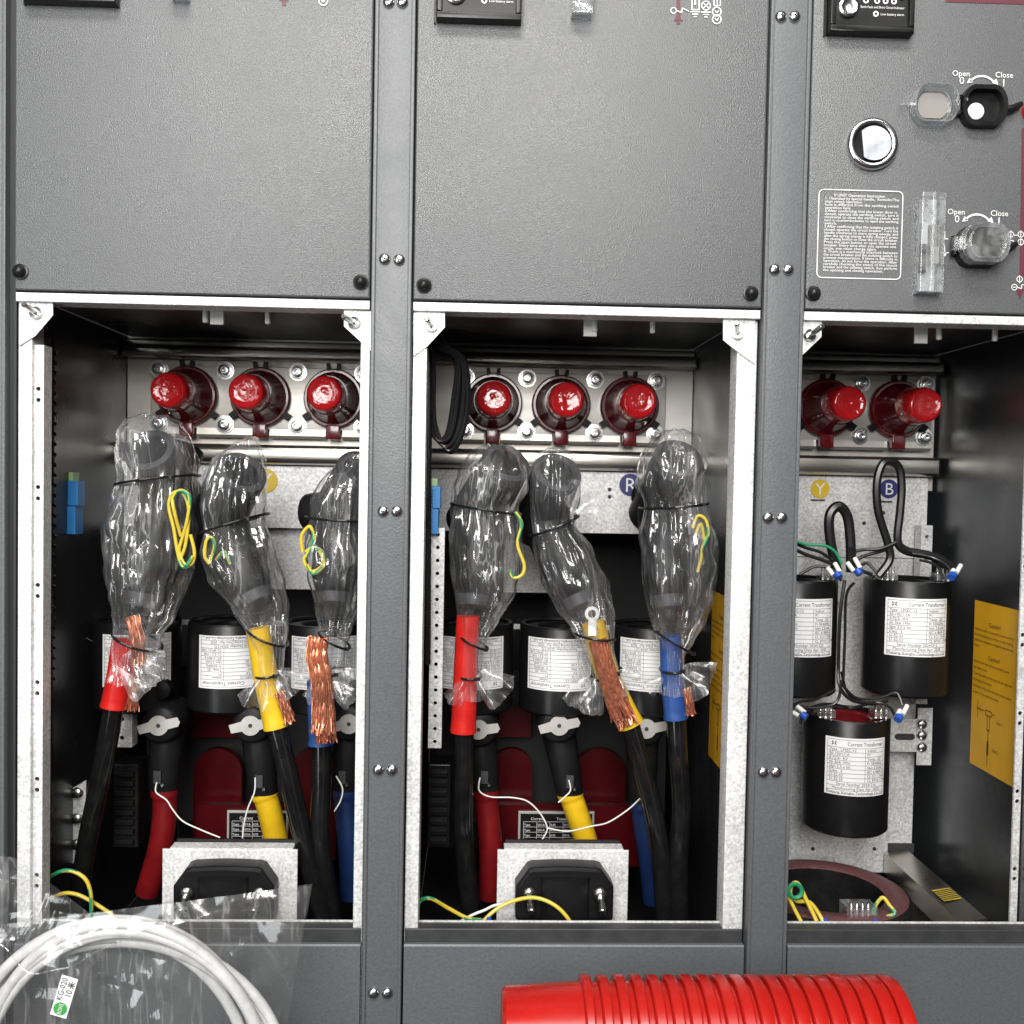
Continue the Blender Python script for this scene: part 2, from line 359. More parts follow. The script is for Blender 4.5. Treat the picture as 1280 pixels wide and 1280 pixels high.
# small shared meshes -------------------------------------------------
b = MB().lathe((0, 0, 0), (0, -1, 0), [(0, .0062), (.0015, .0062), (.0032, .0050), (.0042, .0028), (.0045, .0004)], 16)
b.obox((0, -.0044, 0), (.0044, 0, 0), (0, .0011, 0), (0, 0, .0010), 1).obox((0, -.0044, 0), (.0010, 0, 0), (0, .0011, 0), (0, 0, .0044), 1)
ME_SCREW = localmesh(b, 'screw', ['zinc', 'ink'], 50)
b = MB().lathe((0, 0, 0), (0, -1, 0), [(0, .0082), (.002, .0082), (.0024, .0065), (.0055, .0058), (.0085, .0035), (.0092, .0005)], 18)
ME_DOME = localmesh(b, 'panel_bolt', 'black', 50)
b = MB().lathe((0, 0, 0), (0, -1, 0), [(0, .0125), (.002, .0125), (.0021, .0100), (.0042, .0095), (.0044, .0072), (.010, .0070), (.0104, .0062), (.0104, .0035), (.006, .0033)], 18)
b.lathe((0, 0, 0), (0, -1, 0), [(.0055, .0034), (.006, .0033)], 12, 1)
ME_BOLT = localmesh(b, 'bolt', ['zinc', 'ink'], 35)
b = MB().lathe((0, 0, 0), (0, -1, 0), [(0, .0065), (.004, .0065), (.0042, .0032), (.026, .0030), (.027, .002)], 12)
ME_STUD = localmesh(b, 'stud', 'zinc', 35)
b = MB().lathe((0, 0, 0), (0, 0, -1), [(0, .0032), (.012, .0032), (.013, .0022)], 10)
ME_PIN = localmesh(b, 'pin', 'wire_w', 35)
b = MB().lathe((0, 0, 0), (0, -1, 0), [(0, .0075), (.002, .0075), (.0045, .005), (.0055, .002)], 14)
ME_CARR = localmesh(b, 'bolt', 'zinc', 50)

# ================================================================== cabinets
ZD, ZS = .190, -.4905      # lower edge of the upper panels, top of the sills
YB = .322                   # plate that carries the bushings
YP = -.005                  # front face of panels
def make_cabinet(key, xl, xr, label):
    c = thing('switchgear_cabinet', label, 'cabinet', ((xl+xr)/2, .2, -.62)); ORG[c] = Vector(((xl+xr)/2, .2, -.62))
    # upper door panel
    pn = MB().box(xl+.001, xr-.001, YP, .018, ZD, .585, .0025).build('front_panel', 'panel', c, 30)
    MB().box(xl+.001, xr-.001, -.002, .030, ZD-.0115, ZD-.002, .001).build('door_flange', 'galv', c)
    # ceiling, walls, floor, deep dark back
    MB().box(xl, xr, .032, YB+.03, ZD+.001, ZD+.003).build('ceiling_plate', 'wall', c)
    MB().box(xl-.003, xl-.001, .02, .60, -.62, ZD).build('side_wall', 'wall', c)
    MB().box(xr+.001, xr+.003, .02, .60, -.62, ZD).build('side_wall', 'wall', c)
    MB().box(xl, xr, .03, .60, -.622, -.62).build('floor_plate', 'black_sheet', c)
    # sill with a sloped top edge
    sl = MB(); sl.prism([(-.003, -.620), (-.003, ZS-.0165), (-.0015, ZS-.0148), (.020, ZS-.0148), (.020, -.620)], (0, 1, 0), (0, 0, 1), (xr-xl-.003, 0, 0), (xl+.0015, 0, 0))
    sl.build('sill', 'post', c)
    MB().box(xl+.002, xr-.002, .0035, .020, ZS-.0147, ZS, .001).build('sill_shade_strip', 'recess_shade', c)  # dark strip above the sill, recess shade put into its colour
    MB().box(xl+.004, xr-.004, .0205, .0220, ZS-.01, ZS+.0016).build('sill_edge', 'galv', c)
    return c, pn
A, pnA = make_cabinet('A', -.4885, -.1165, 'grey switchgear cabinet at the left with a plain upper panel and blue-topped terminals')
B, pnB = make_cabinet('B', -.0725, .3025, 'middle grey switchgear cabinet with three red bushings and a black wire loop inside')
C, pnC = make_cabinet('C', .3480, .655, 'right grey switchgear cabinet with printed instructions and two operating sockets')
A['label'] = 'left grey switchgear cabinet with a nearly blank upper panel'

def cover_strip(par, x0, x1, px_screws):
    s = MB().box(x0, x1, -.004, .012, -.64, .60, .0022)
    s.box(x0-.0002, x0+.004, -.0062, -.0035, -.64, .60, .001).box(x1-.004, x1+.0002, -.0062, -.0035, -.64, .60, .001)
    o = s.build('cover_strip', 'post', par, 30)
    for i, (a, b_) in enumerate(px_screws): inst(ME_SCREW, o, P(a, b_, -.004), (0, random.uniform(0, 3), 0))
    return o
cover_strip(A, -.1155, -.0735, [(486, 3), (503, 3), (481, 324), (499, 325), (479, 639), (496, 639), (473, 962), (490, 962), (467, 1241), (484, 1241)])
cover_strip(B, .3035, .3470, [(976, 21), (993, 21), (968, 337), (985, 337), (960, 647), (977, 647), (954, 965), (970, 965)])
cover_strip(A, -.560, -.4965, [])
MB().box(-.4962, -.4892, .004, .012, -.64, .60).build('gap_filler', 'black_sheet', A)
cover_strip(C, .6595, .71, [])

def frame_post(par, x0, x1, hole_px=None):
    MB().box(x0, x1, .006, .034, -.60, ZD-.0125, .0012).build('frame_post', 'galv', par, 30)
def gusset(par, pts, stud):
    q = [P(a, b_, .0035) for a, b_ in pts]; g = MB().prism([(v.x, v.z) for v in q], (1, 0, 0), (0, 0, 1), (0, .002, 0), (0, .0035, 0)).build('gusset_plate', 'galv', par)
    inst(ME_STUD, g, P(stud[0], stud[1], .0035), (random.uniform(-.35, -.1), 0, random.uniform(-.4, .4)))
frame_post(A, P(22, 700, .006).x, P(39.5, 700, .006).x); frame_post(A, -.1275, -.1175)
gusset(A, [(24, 373), (66, 373), (66, 394), (44, 420), (24, 432)], (46, 392))
gusset(A, [(430, 387), (465, 389), (465, 440), (452, 428), (430, 408)], (444, 404))
frame_post(B, -.0715, -.0565); frame_post(B, .2790, .3010)
gusset(B, [(517, 389), (556, 390), (556, 409), (534, 433), (517, 445)], (540, 408))
gusset(B, [(904, 398), (944, 398), (944, 455), (925, 442), (904, 425)], (922, 418))
frame_post(C, .3482, P(996, 700, .006).x)
gusset(C, [(997, 399), (1027, 399), (1027, 421), (1004, 443), (997, 446)], (1011, 420))

def hole_strip(par, x0, x1, z0, z1, y, pitch, r=.0022, pair=False, name='hole_strip', phase=.5, flange=.02):
    s = MB(); n = max(1, int(round((z1-z0)/pitch))); p = (z1-z0)/n
    for k in range(n):
        za, zb = z0+k*p, z0+(k+1)*p
        if pair:
            zm = (za+zb)/2; s.add([(x0, y, za), (x1, y, za), (x1, y, zm-.011), (x0, y, zm-.011)], [(0, 1, 2, 3)])
            s.holetile(x0, x1, zm-.011, zm, (x0+x1)/2, zm-.006, r, y, y+.002); s.holetile(x0, x1, zm, zm+.011, (x0+x1)/2, zm+.006, r, y, y+.002)
            s.add([(x0, y, zm+.011), (x1, y, zm+.011), (x1, y, zb), (x0, y, zb)], [(0, 1, 2, 3)])
        else: s.holetile(x0, x1, za, zb, (x0+x1)/2, za+p*phase, r, y, y+.002)
    s.box(x0, x0+.001, y+.0001, y+flange, z0, z1).box(x1-.001, x1, y+.0001, y+flange, z0, z1)
    return s.build(name, 'galv', par)
hole_strip(A, P(40.5, 700, .012).x, P(54, 700, .012).x, -.60, .135, .012, .100, .0024, True)
hole_strip(C, .6460, .6545, -.60, .150, .086, .098, .0026, True, flange=.003)

# tabs, pins and bolts under the ceiling
def hang(par, tab, pins, dots, y=.055):
    p = P(*tab, y); MB().box(p.x-.0075, p.x+.0075, y, y+.003, p.z-.012, ZD, .0008).build('hanging_tab', 'wire_w', par)
    for a, b_ in pins: q = P(a, b_, y); inst(ME_PIN, par, (q.x, y, ZD-.004-.004), None)
    for a, b_ in dots: inst(ME_CARR, par, (P(a, b_, .10).x, .10, ZD+.0005), (R_(-90), 0, 0))
hang(A, (271, 392), [(257, 383), (335, 384)], [(208, 384), (301, 385), (390, 388), (370, 400)])
hang(B, (738, 407), [(744, 398), (816, 398)], [(684, 398), (779, 398), (856, 402)])
hang(C, (1152, 416), [(1174, 408), (1244, 409)], [(1198, 408), (1100, 400)])

# tank front: stainless frame, bushing plate, lower channel, galvanised plates
def tank(par, xl, xr, bx, bolts_px, slot_px):
    z = lambda py, px: P(px, py, YB).z
    xm = (xl+xr)/2; pxm = 597+xm*F/(YB+D); dz = pxm
    k = S(YB); z0 = .0 
    zt = .150; zb = .052
    MB().box(xl, xr, YB+.018, YB+.020, -.004, ZD).build('tank_wall', 'plate', par)
    MB().box(xl, xr, YB-.012, YB+.017, zt+.010, zt+.024, .004).build('upper_channel', 'steel', par, 30)
    MB().box(xl, xr, YB+.004, YB+.017, zt+.026, zt+.036, .003).build('upper_channel', 'steel', par, 30)
    MB().box(xl, xr, YB-.012, YB+.017, .016, .043, .009).build('lower_channel', 'steel', par, 30)
    # bushing plate, with a turned-in lower lip split at each bushing
    bp = MB().box(bx[0]-.052, bx[-1]+.052, YB, YB+.004, zb+.012, zt, .0012)
    edges = [bx[0]-.052]
    for x in bx: edges += [x-.0115, x+.0115]
    edges.append(bx[-1]+.052)
    for i in range(0, len(edges), 2):
        a, c = edges[i], edges[i+1]
        if c-a > .004: bp.prism([(YB, zb+.013), (YB-.001, zb+.004), (YB+.004, zb), (YB+.012, zb), (YB+.004, zb+.013)], (0, 1, 0), (0, 0, 1), (c-a, 0, 0), (a, 0, 0))
    o = bp.build('bushing_plate', 'plate', par, 30)
    for a in bolts_px: inst(ME_BOLT, o, a, (0, random.uniform(0, 2), 0))
    return o
def bushings(par, xl, xr, pxs, zpx, labels, extra=()):
    pts = [P(a, b_, YB) for a, b_ in pxs]; bx = [p.x for p in pts]; zc = sum(p.z for p in pts)/len(pts)
    if par == C: bx = [2*bx[0]-bx[1]]+bx; pts = [Vector((bx[0], YB, zc))]+pts
    bolts = []
    sp = bx[1]-bx[0]
    for i in range(len(bx)+1):
        x = bx[0]-sp/2+sp*i
        if i == 0: x += sp*.10
        if i == len(bx): x -= sp*.10
        bolts += [Vector((x, YB, zc+.036)), Vector((x, YB, zc-.038))]
    tank(par, xl, xr, bx, bolts, None)
    for i, p in enumerate(pts):
        if par == C and i == 0: continue
        lab = labels[i-(1 if par == C else 0)]
        o = Vector((p.x, YB, zc))
        t = thing('cable_bushing', lab, 'bushing', o, 'red capped bushings'); ORG[t] = o
        ax = (0, -1, 0)
        MB().lathe(o, ax, [(.001, .041), (.010, .041), (.013, .039), (.013, .036), (.006, .0355)], 36).build('clamp_ring', 'epoxy', t, 35)
        MB().lathe(o, ax, [(.006, .0365), (.016, .0358), (.020, .0335), (.030, .0318), (.036, .0295), (.050, .0272), (.058, .0262)], 36).build('base', 'epoxy', t, 50)
        cp = MB().lathe(o, ax, [(.056, .0248), (.060, .0256), (.075, .0242), (.0925, .0226), (.0955, .0212), (.0962, .0190), (.0950, .0172), (.0946, .010), (.0950, .004), (.0943, .0005)], 36)
        cp.build('dust_cap', 'cap', t, 50)
        for a in (90, 215, 325):
            for d in ((-9, 9) if a == 90 else (0,)):
                an = R_(a+d); dr = Vector((math.cos(an), 0, math.sin(an))); tn = Vector((-dr.z, 0, dr.x))
                MB().obox(o+dr*.043+Vector((0, -.008, 0)), dr*.011, tn*(.005 if a == 90 else .009), (0, .010, 0)).build('clip', 'rubber', t)
        MB().box(o.x-.0095, o.x+.0095, YB-.014, YB-.001, zc-.056, zc-.036, .002).build('spout', 'epoxy', t, 30)
bushings(A, -.4885, -.1165, [(236, 493), (327, 497), (418, 501)], None,
         ['red capped bushing nearest the dark left wall of the left cabinet', 'red capped bushing in the middle of the left cabinet row', 'red capped bushing at the right end of the left cabinet row'])
bushings(B, -.0725, .3025, [(616, 505), (701, 506), (786, 508)], None,
         ['red capped bushing beside the black wire loop in the middle cabinet', 'centre red capped bushing of the middle cabinet', 'red capped bushing above the rightmost wrapped connector'])
bushings(C, .3480, .652, [(1031, 511), (1120, 512)], None,
         ['red capped bushing above the yellow Y disc', 'bright red capped bushing above the navy B disc in the right cabinet'])

def back_rows(par, xl, xr, rows):
    for nm, x0, x1, z0, z1, y, m_ in rows: MB().box(x0, x1, y, y+.002, z0, z1).build(nm, m_, par)
zz = lambda px, py, y: P(px, py, y).z
for par, xl, xr in ((A, -.4885, -.1165), (B, -.0725, .3025)):
    back_rows(par, xl, xr, [
        ('back_plate', xl, xr, -.072, .014, YB+.006, 'galv'),
        ('back_plate', P(335 if par == A else 630, 700, YB+.03).x, P(440 if par == A else 712, 700, YB+.03).x, -.160, -.0725, YB+.030, 'galv'),
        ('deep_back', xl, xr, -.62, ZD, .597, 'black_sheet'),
        ('inner_shelf', xl, xr, -.205, -.198, .30, 'galv')])
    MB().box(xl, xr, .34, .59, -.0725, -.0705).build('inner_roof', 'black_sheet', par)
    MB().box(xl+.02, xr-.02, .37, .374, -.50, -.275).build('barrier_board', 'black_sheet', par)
back_rows(C, .348, .636, [
    ('back_plate', .348, .640, -.10, .014, YB+.006, 'galv'),
    ('back_plate', .348, .6345, -.555, -.1005, YB+.010, 'galv'),
    ('back_plate', .348, .53, -.165, -.102, YB+.001, 'galv')])

# printed discs on the back plates
def phase_disc(par, px, py, letter, m_, r=15):
    y = YB+.005; c = P(px, py, y); k = S(y)
    d = MB().lathe(c, (0, -1, 0), [(0, r*k), (.0006, r*k)], 28).build('phase_disc', m_, par)
    t = MB(); text(t, letter, frontfn(c+Vector((0, -.0011, 0))), 0, -.0105*r/15, .030*r/15, 'C'); t.build('printed_letter', 'print', d)
phase_disc(A, 332, 601, 'Y', 'ydisc'); phase_disc(B, 788, 606, 'R', 'dblue', 14)
phase_disc(C, 1025, 611, 'Y', 'ydisc', 12); phase_disc(C, 1111, 611, 'B', 'dblue', 12)
def dots(par, pts, y, r=.0028, name='drilled_hole'):
    for a, b_ in pts: MB().lathe(P(a, b_, y), (0, -1, 0), [(0, r), (.0005, r)], 12).build(name, 'ink', par)
dots(B, [(762, 612), (762, 621)], YB+.0058); dots(C, [(1104, 641), (1080, 654)], YB+.0058); dots(C, [(1016, 1061), (1093, 1061)], YB+.0098)
for a, b_, ww in ((1022, 625, 18), (1108, 627, 14)):
    q = P(a, b_, YB+.005); MB().box(q.x-ww/2*S(YB), q.x+ww/2*S(YB), YB+.004, YB+.0055, q.z-.001, q.z+.001).build('slot', 'ink', C)

# ================================================================== panel prints and fittings
yp = YP-.0006
pr = MB()
stroke(pr, [(848, -20), (848, 22)], .0042, yp); poly(pr, [(848, 18), (854, 26), (842, 26)], yp); poly(pr, [(845.5, 25), (850.5, 25), (850.5, 30), (845.5, 30)], yp)
pr.build('printed_line', 'maroonprint', pnB)
pr = MB(); yq = YP-.0011
ring(pr, 842, 13, 4, 1, yq); stroke(pr, [(846, 13), (852, 16), (853, 10), (861, 14)], .0009, yq)
stroke(pr, [(865, -3), (865, 12), (874, 12), (874, -3)], .0012, yq); stroke(pr, [(869, 0), (869, 6)], .0018, yq)
for a, b_, w_ in ((869, 14.5, 12), (869, 17.5, 8), (869, 20.5, 4), (882.5, 15, 12), (882.5, 18, 8), (882.5, 21, 4)): stroke(pr, [(a-w_/2, b_), (a+w_/2, b_+.2)], .0011, yq)
ring(pr, 882.5, 7, 6, 1.2, yq); stroke(pr, [(878.5, 3), (886.5, 11)], .0010, yq); stroke(pr, [(886.5, 3), (878.5, 11)], .0010, yq)
stroke(pr, [(892.5, -4), (892.5, 7), (900.5, 7), (900.5, -4)], .0011, yq); stroke(pr, [(896.5, -4), (896.5, 6)], .0009, yq)
for b_ in (14.5, 24):
    ring(pr, 896, b_, 6, 1.3, yq); stroke(pr, [(893.5, b_-2), (896, b_+2), (898.5, b_-2)], .0009, yq)
pr.build('printed_symbol', 'print', pnB)
pr = MB(); poly(pr, [(355, -12), (361, 1), (349, 1)], yp); poly(pr, [(352.5, 0), (357.5, 0), (357.5, 7), (352.5, 7)], yp); pr.build('printed_line', 'maroonprint', pnA)
pr = MB(); ring(pr, 404, 1, 6, 1.3, yq); ring(pr, 404, -9, 6, 1.3, yq); stroke(pr, [(401.5, -1), (404, 3), (406.5, -1)], .0009, yq); pr.build('printed_symbol', 'print', pnA)

pr = MB(); poly(pr, [(1182, -20), (1400, -16), (1400, 9), (1182, 2.5)], yp); poly(pr, [(1277.5, 160), (1284, 160), (1281, 345), (1274.5, 345)], yp)
poly(pr, [(1270, 361), (1281, 361), (1275, 374)], yp); pr.build('printed_line', 'maroonprint', pnC)
pr = MB()
def socket_marks(dx, dy):
    q = P(1201+dx, 95+dy, yq); text(pr, 'Open', frontfn(q), 0, 0, .0085, 'C')
    q = P(1255+dx, 97+dy, yq); text(pr, 'Close', frontfn(q), 0, 0, .0085, 'C')
    q = P(1202+dx, 105+dy, yq); text(pr, '0', frontfn(q), 0, 0, .0112, 'C')
    q = P(1254+dx, 108+dy, yq); text(pr, 'I', frontfn(q), 0, 0, .0115, 'C')
    arc = [(1228+dx+17*math.sin(t), 110+dy-15*math.cos(t)+math.sin(t)*1) for t in [R_(-62+124*i/12) for i in range(13)]]
    stroke(pr, arc, .0021, yq)
    poly(pr, [(1208.5+dx, 104+dy), (1216+dx, 103+dy), (1212+dx, 97+dy)], yq); poly(pr, [(1248+dx, 106+dy), (1240+dx, 103.5+dy), (1245.5+dx, 98+dy)], yq)
socket_marks(0, 0); socket_marks(-6, 173)
stroke(pr, [(1181, 289), (1181, 298)], .0010, yq); stroke(pr, [(1178, 298.5), (1185, 298.5)], .0012, yq); stroke(pr, [(1176, 301), (1180.5, 307), (1181, 316)], .0011, yq); stroke(pr, [(1176, 316), (1186, 316)], .0012, yq); poly(pr, [(1178, 316), (1184, 316), (1181, 321)], yq)
for a, b_ in ((1263.5, 293), (1276, 293), (1276, 302.5), (1274.5, 349)): ring(pr, a, b_, 4, .9, yq); stroke(pr, [(a, b_-5), (a, b_+5)], .0008, yq)
stroke(pr, [(1266, 294), (1272, 294)], .0008, yq); stroke(pr, [(1262, 300), (1267, 301), (1266, 305), (1262, 304)], .0009, yq)
ring(pr, 1268, 359, 4, .9, yq); stroke(pr, [(1266, 359), (1270, 359)], .0008, yq); stroke(pr, [(1272, 359), (1277, 361), (1277, 356), (1283, 356)], .0009, yq)
pr.build('printed_symbol', 'print', pnC)
# instruction block
pr = MB(); tl = P(1024, 236.5, yq); bw, bh = 106.5*S(yq), 109.5*S(yq); rc = .005
bor = []
for cx, cz, a0 in ((tl.x+rc, tl.z-rc, 90), (tl.x+rc, tl.z-bh+rc, 180), (tl.x+bw-rc, tl.z-bh+rc, 270), (tl.x+bw-rc, tl.z-rc, 0)):
    bor += [(cx+rc*math.cos(R_(a0+i*22.5)), cz+rc*math.sin(R_(a0+i*22.5))) for i in range(5)]
for a, c in zip(bor, bor[1:]+bor[:1]):
    a, c = Vector((a[0], yq, a[1])), Vector((c[0], yq, c[1])); d = c-a
    if d.length < 1e-6: continue
    d.normalize(); n = Vector((-d.z, 0, d.x))*.0005; pr.add([a-n, c-n, c+n, a+n], [(0, 1, 2, 3)])
lines = ["1. Operated by special handle,  Remarks:The", "main switch operation", "hole is different from the earthing switch", "operation hole.", "2.After confirming that the lower door is", "closed, operate the earthing switch, turn it", "clockwise to close the earthing switch, and", "turn it counterclockwise to open the earthing", "switch.", "3.After confirming that the isolating switch is", "closed, operate the circuit breaker. Turn the", "handle clockwise to store spring energy, and", "after the spring energy is fully charged, press", "the closing button to close the circuit breaker.", "Press the open button to open the circuit", "breaker. Every time after you operate one", "circle, you must charge again.", "4. There is a mechanical interlock between", "the circuit breaker and the isolating switch to", "prevent misoperation. If there is difficulty in", "operation, do not force the operation. After", "carefully checking the status of the circuit", "breaker and the isolating switch, then perform", "the opening and closing operation."]
fn = frontfn(tl); lh = (bh-.010)/25.2
text(pr, 'V UNIT Operation Instruction', fn, .016, -.0072, .0045)
for i, l in enumerate(lines): text(pr, l, fn, .0065, -.0072-lh*(i+1), .0041, width=min(.0805, .00192*len(l)))
pr.build('printed_instructions', 'print', pnC)
for par, pts in ((pnA, [(26, 340), (451, 353)]), (pnB, [(530, 357), (938, 367)]), (pnC, [(1016, 367)])):
    for a, b_ in pts: inst(ME_DOME, par, P(a, b_, YP))

# fault indicators
def indicator(x0, x1, ybot, label, detail):
    q0, q1 = P(x0, ybot, YP), P(x1, ybot, YP); zb = (q0.z+q1.z)/2; xa, xb = q0.x, q1.x; zt = zb+.075
    t = thing('fault_indicator', label, 'indicator', (q0+q1)/2, 'earth fault indicators'); ORG[t] = (q0+q1)/2
    f = MB()
    for a, b_, c, d in ((xa, xb, zb, zb+.007), (xa, xb, zt-.007, zt), (xa, xa+.006, zb+.007, zt-.007), (xb-.006, xb, zb+.007, zt-.007)): f.box(a, b_, YP-.014, YP, c, d, .0015)
    f.build('bezel', 'black', t, 30)
    MB().box(xa+.006, xb-.006, YP-.010, YP-.001, zb+.007, zt-.007).build('face_plate', 'black', t)
    MB().box(xa-.003, xa-.001, YP-.004, YP-.0001, zb-.001, zt).build('side_clip', 'black', t)
    if detail:
        o = Vector((xa+.020, YP-.010, zb+.026))
        MB().lathe(o, (0, -1, 0), [(0, .0105), (.003, .0105), (.004, .0085), (.003, .007), (.0035, .0005)], 24).build('knob', 'chrome', t, 40)
        fy = YP-.0104
        tm = MB(); fn = lambda u, v: Vector((xa+u, fy, zb+v))
        def dotring(u, v, r): tm.add([fn(u+rr*math.cos(k*math.pi/8), v+rr*math.sin(k*math.pi/8)) for rr in (r, r*.5) for k in range(16)], [(k, (k+1) % 16, 16+(k+1) % 16, 16+k) for k in range(16)])
        for u in (.0385, .0505, .0595, .0685): dotring(u, .034, .0030)
        dotring(.0495, .0205, .0030)
        for s_, u, v, z_ in (('Type-EKL4', .043, .0425, .0055), ('Earth Fault', .0325, .0388, .0028), ('L1', .049, .0388, .0028), ('L2', .058, .0388, .0028), ('L3', .067, .0388, .0028), ('Reset/Test', .0735, .0420, .0028), ('Earth Fault and Short Circuit Indicator', .033, .0262, .0036), ('Low battery alarm', .0545, .0192, .0034)):
            text(tm, s_, fn, u, v, z_, width=.047 if 'Short' in s_ else None)
        text(tm, 'CE', fn, .011, .0405, .0085)
        tm.build('printed_text', 'print', t)
        q = MB().lathe(fn(.0775, .0375), (0, -1, 0), [(0, .0025), (.001, .0022)], 12).build('reset_button', 'ink', t)
indicator(35, 150, 8.5, 'black fault indicator cut off at the top left of the photo', True)
indicator(546, 651, 31, 'black fault indicator at the top of the middle panel', True)
indicator(1032, 1136, 47, 'black fault indicator above the chrome sight glass, most of its face showing', True)

# clear viewing lenses
def lens(x0, x1, ytop, ybot, label, inside):
    a, b_ = P(x0, ytop, YP), P(x1, ybot, YP); w_ = b_.x-a.x
    t = thing('indicator_lens', label, 'lens', ((a.x+b_.x)/2, YP, b_.z), 'clear switch position lenses')
    zt, zb = a.z, b_.z; d = .017; th = .0014
    s = MB(); s.box(a.x, b_.x, YP-d, YP-d+th, zb, zt, .0005)
    s.box(a.x, a.x+th, YP-d+th, YP, zb, zt).box(b_.x-th, b_.x, YP-d+th, YP, zb, zt).box(a.x+th, b_.x-th, YP-d+th, YP, zb, zb+th).box(a.x+th, b_.x-th, YP-d+th, YP, zt-th, zt)
    s.box(a.x+w_*.46, a.x+w_*.52, YP-d-.0012, YP-d, zb, zt); s.build('cover', 'clear', t)
    MB().box(a.x+.003, b_.x-.003, YP-.0012, YP-.0002, zb+.004, zt-.004).build('backing', 'galv' if inside else 'panel', t)
    if inside:
        h = zt-zb
        MB().box(a.x+.004, a.x+w_*.42, YP-.008, YP-.0014, zb+h*.50, zb+h*.72).build('flag', 'print', t)
        MB().box(a.x+.004, a.x+w_*.42, YP-.006, YP-.0014, zb+h*.22, zb+h*.49).build('flag', 'black', t)
        MB().box(a.x+w_*.52, a.x+w_*.82, YP-.007, YP-.0014, zb+h*.47, zb+h*.70).build('flag', 'paper_grey', t)
        MB().box(a.x+w_*.52, a.x+w_*.88, YP-.010, YP-.0014, zb+h*.30, zb+h*.47).build('flag', 'silver', t)
        for q in (.88, .93): MB().lathe((a.x+w_*.3, YP-.009, zb+h*q), (0, -1, 0), [(0, .0022), (.002, .0018)], 10).build('screw', 'zinc', t)
lens(1145, 1170, 245, 369, 'tall clear plastic lens beside the printed instructions', True)
lens(715, 739, -60, 25, 'clear plastic lens at the top of the middle panel', False)
lens(217, 238, -60, 4, 'clear plastic lens barely showing at the top of the left panel', False)

# sight glass
c0 = P(1089, 181, YP)
t = thing('sight_glass', 'round chrome-rimmed sight glass on the right panel', 'gauge', c0); ORG[t] = c0
MB().lathe(c0, (0, -1, 0), [(0, .0275), (.004, .0280), (.0065, .0262), (.0075, .0235), (.0065, .0212), (.002, .0205)], 48, caps=False).build('rim', 'chrome', t, 50)
MB().lathe(c0, (0, -1, 0), [(.001, .0212), (.0022, .0212)], 40).build('rim_shadow_gap', 'black', t)
g = MB(); pts = [(math.cos(R_(a))*.0185, math.sin(R_(a))*.0185) for a in range(-125, 136, 10)]
hv = Vector((-.05, -1, .06)).normalized(); gu = Vector((0, 0, 1)).cross(hv).normalized(); gv = hv.cross(gu)   # the loose foil lies tilted in its rim
g.prism(pts, gu, gv, hv*.0015, c0+Vector((.001, -.0045, 0))); g.build('glass', 'mirror', t)

# operating sockets
def octo(cx, cz, rx, rz, k=.42):
    pts = []
    for sg in (1, -1):
        for i in range(9):
            a = R_(-90+22.5*i)*.92; e = 1.35
            pts.append((cx+sg*rx*(k+(1-k)*math.cos(a)), cz+sg*rz*math.sin(a)/math.sin(R_(90)*.92)))
    return pts
def shell(mb, cx, cz, rx, rz, y0, y1, th, mi=0, base=False):
    o_, i_ = octo(cx, cz, rx, rz), octo(cx, cz, rx-th, rz-th); n = len(o_)
    vs = [(x, y, z) for y, L_ in ((y0, o_), (y1, o_), (y0, i_), (y1, i_)) for x, z in L_]; fs = []
    for k in range(n):
        k2 = (k+1) % n; fs += [(k, k2, n+k2, n+k), (2*n+k, 3*n+k, 3*n+k2, 2*n+k2), (k, 2*n+k, 2*n+k2, k2), (n+k, n+k2, 3*n+k2, 3*n+k)]
    if base: fs.append(tuple(range(3*n, 4*n)))
    mb.add(vs, fs, mi)
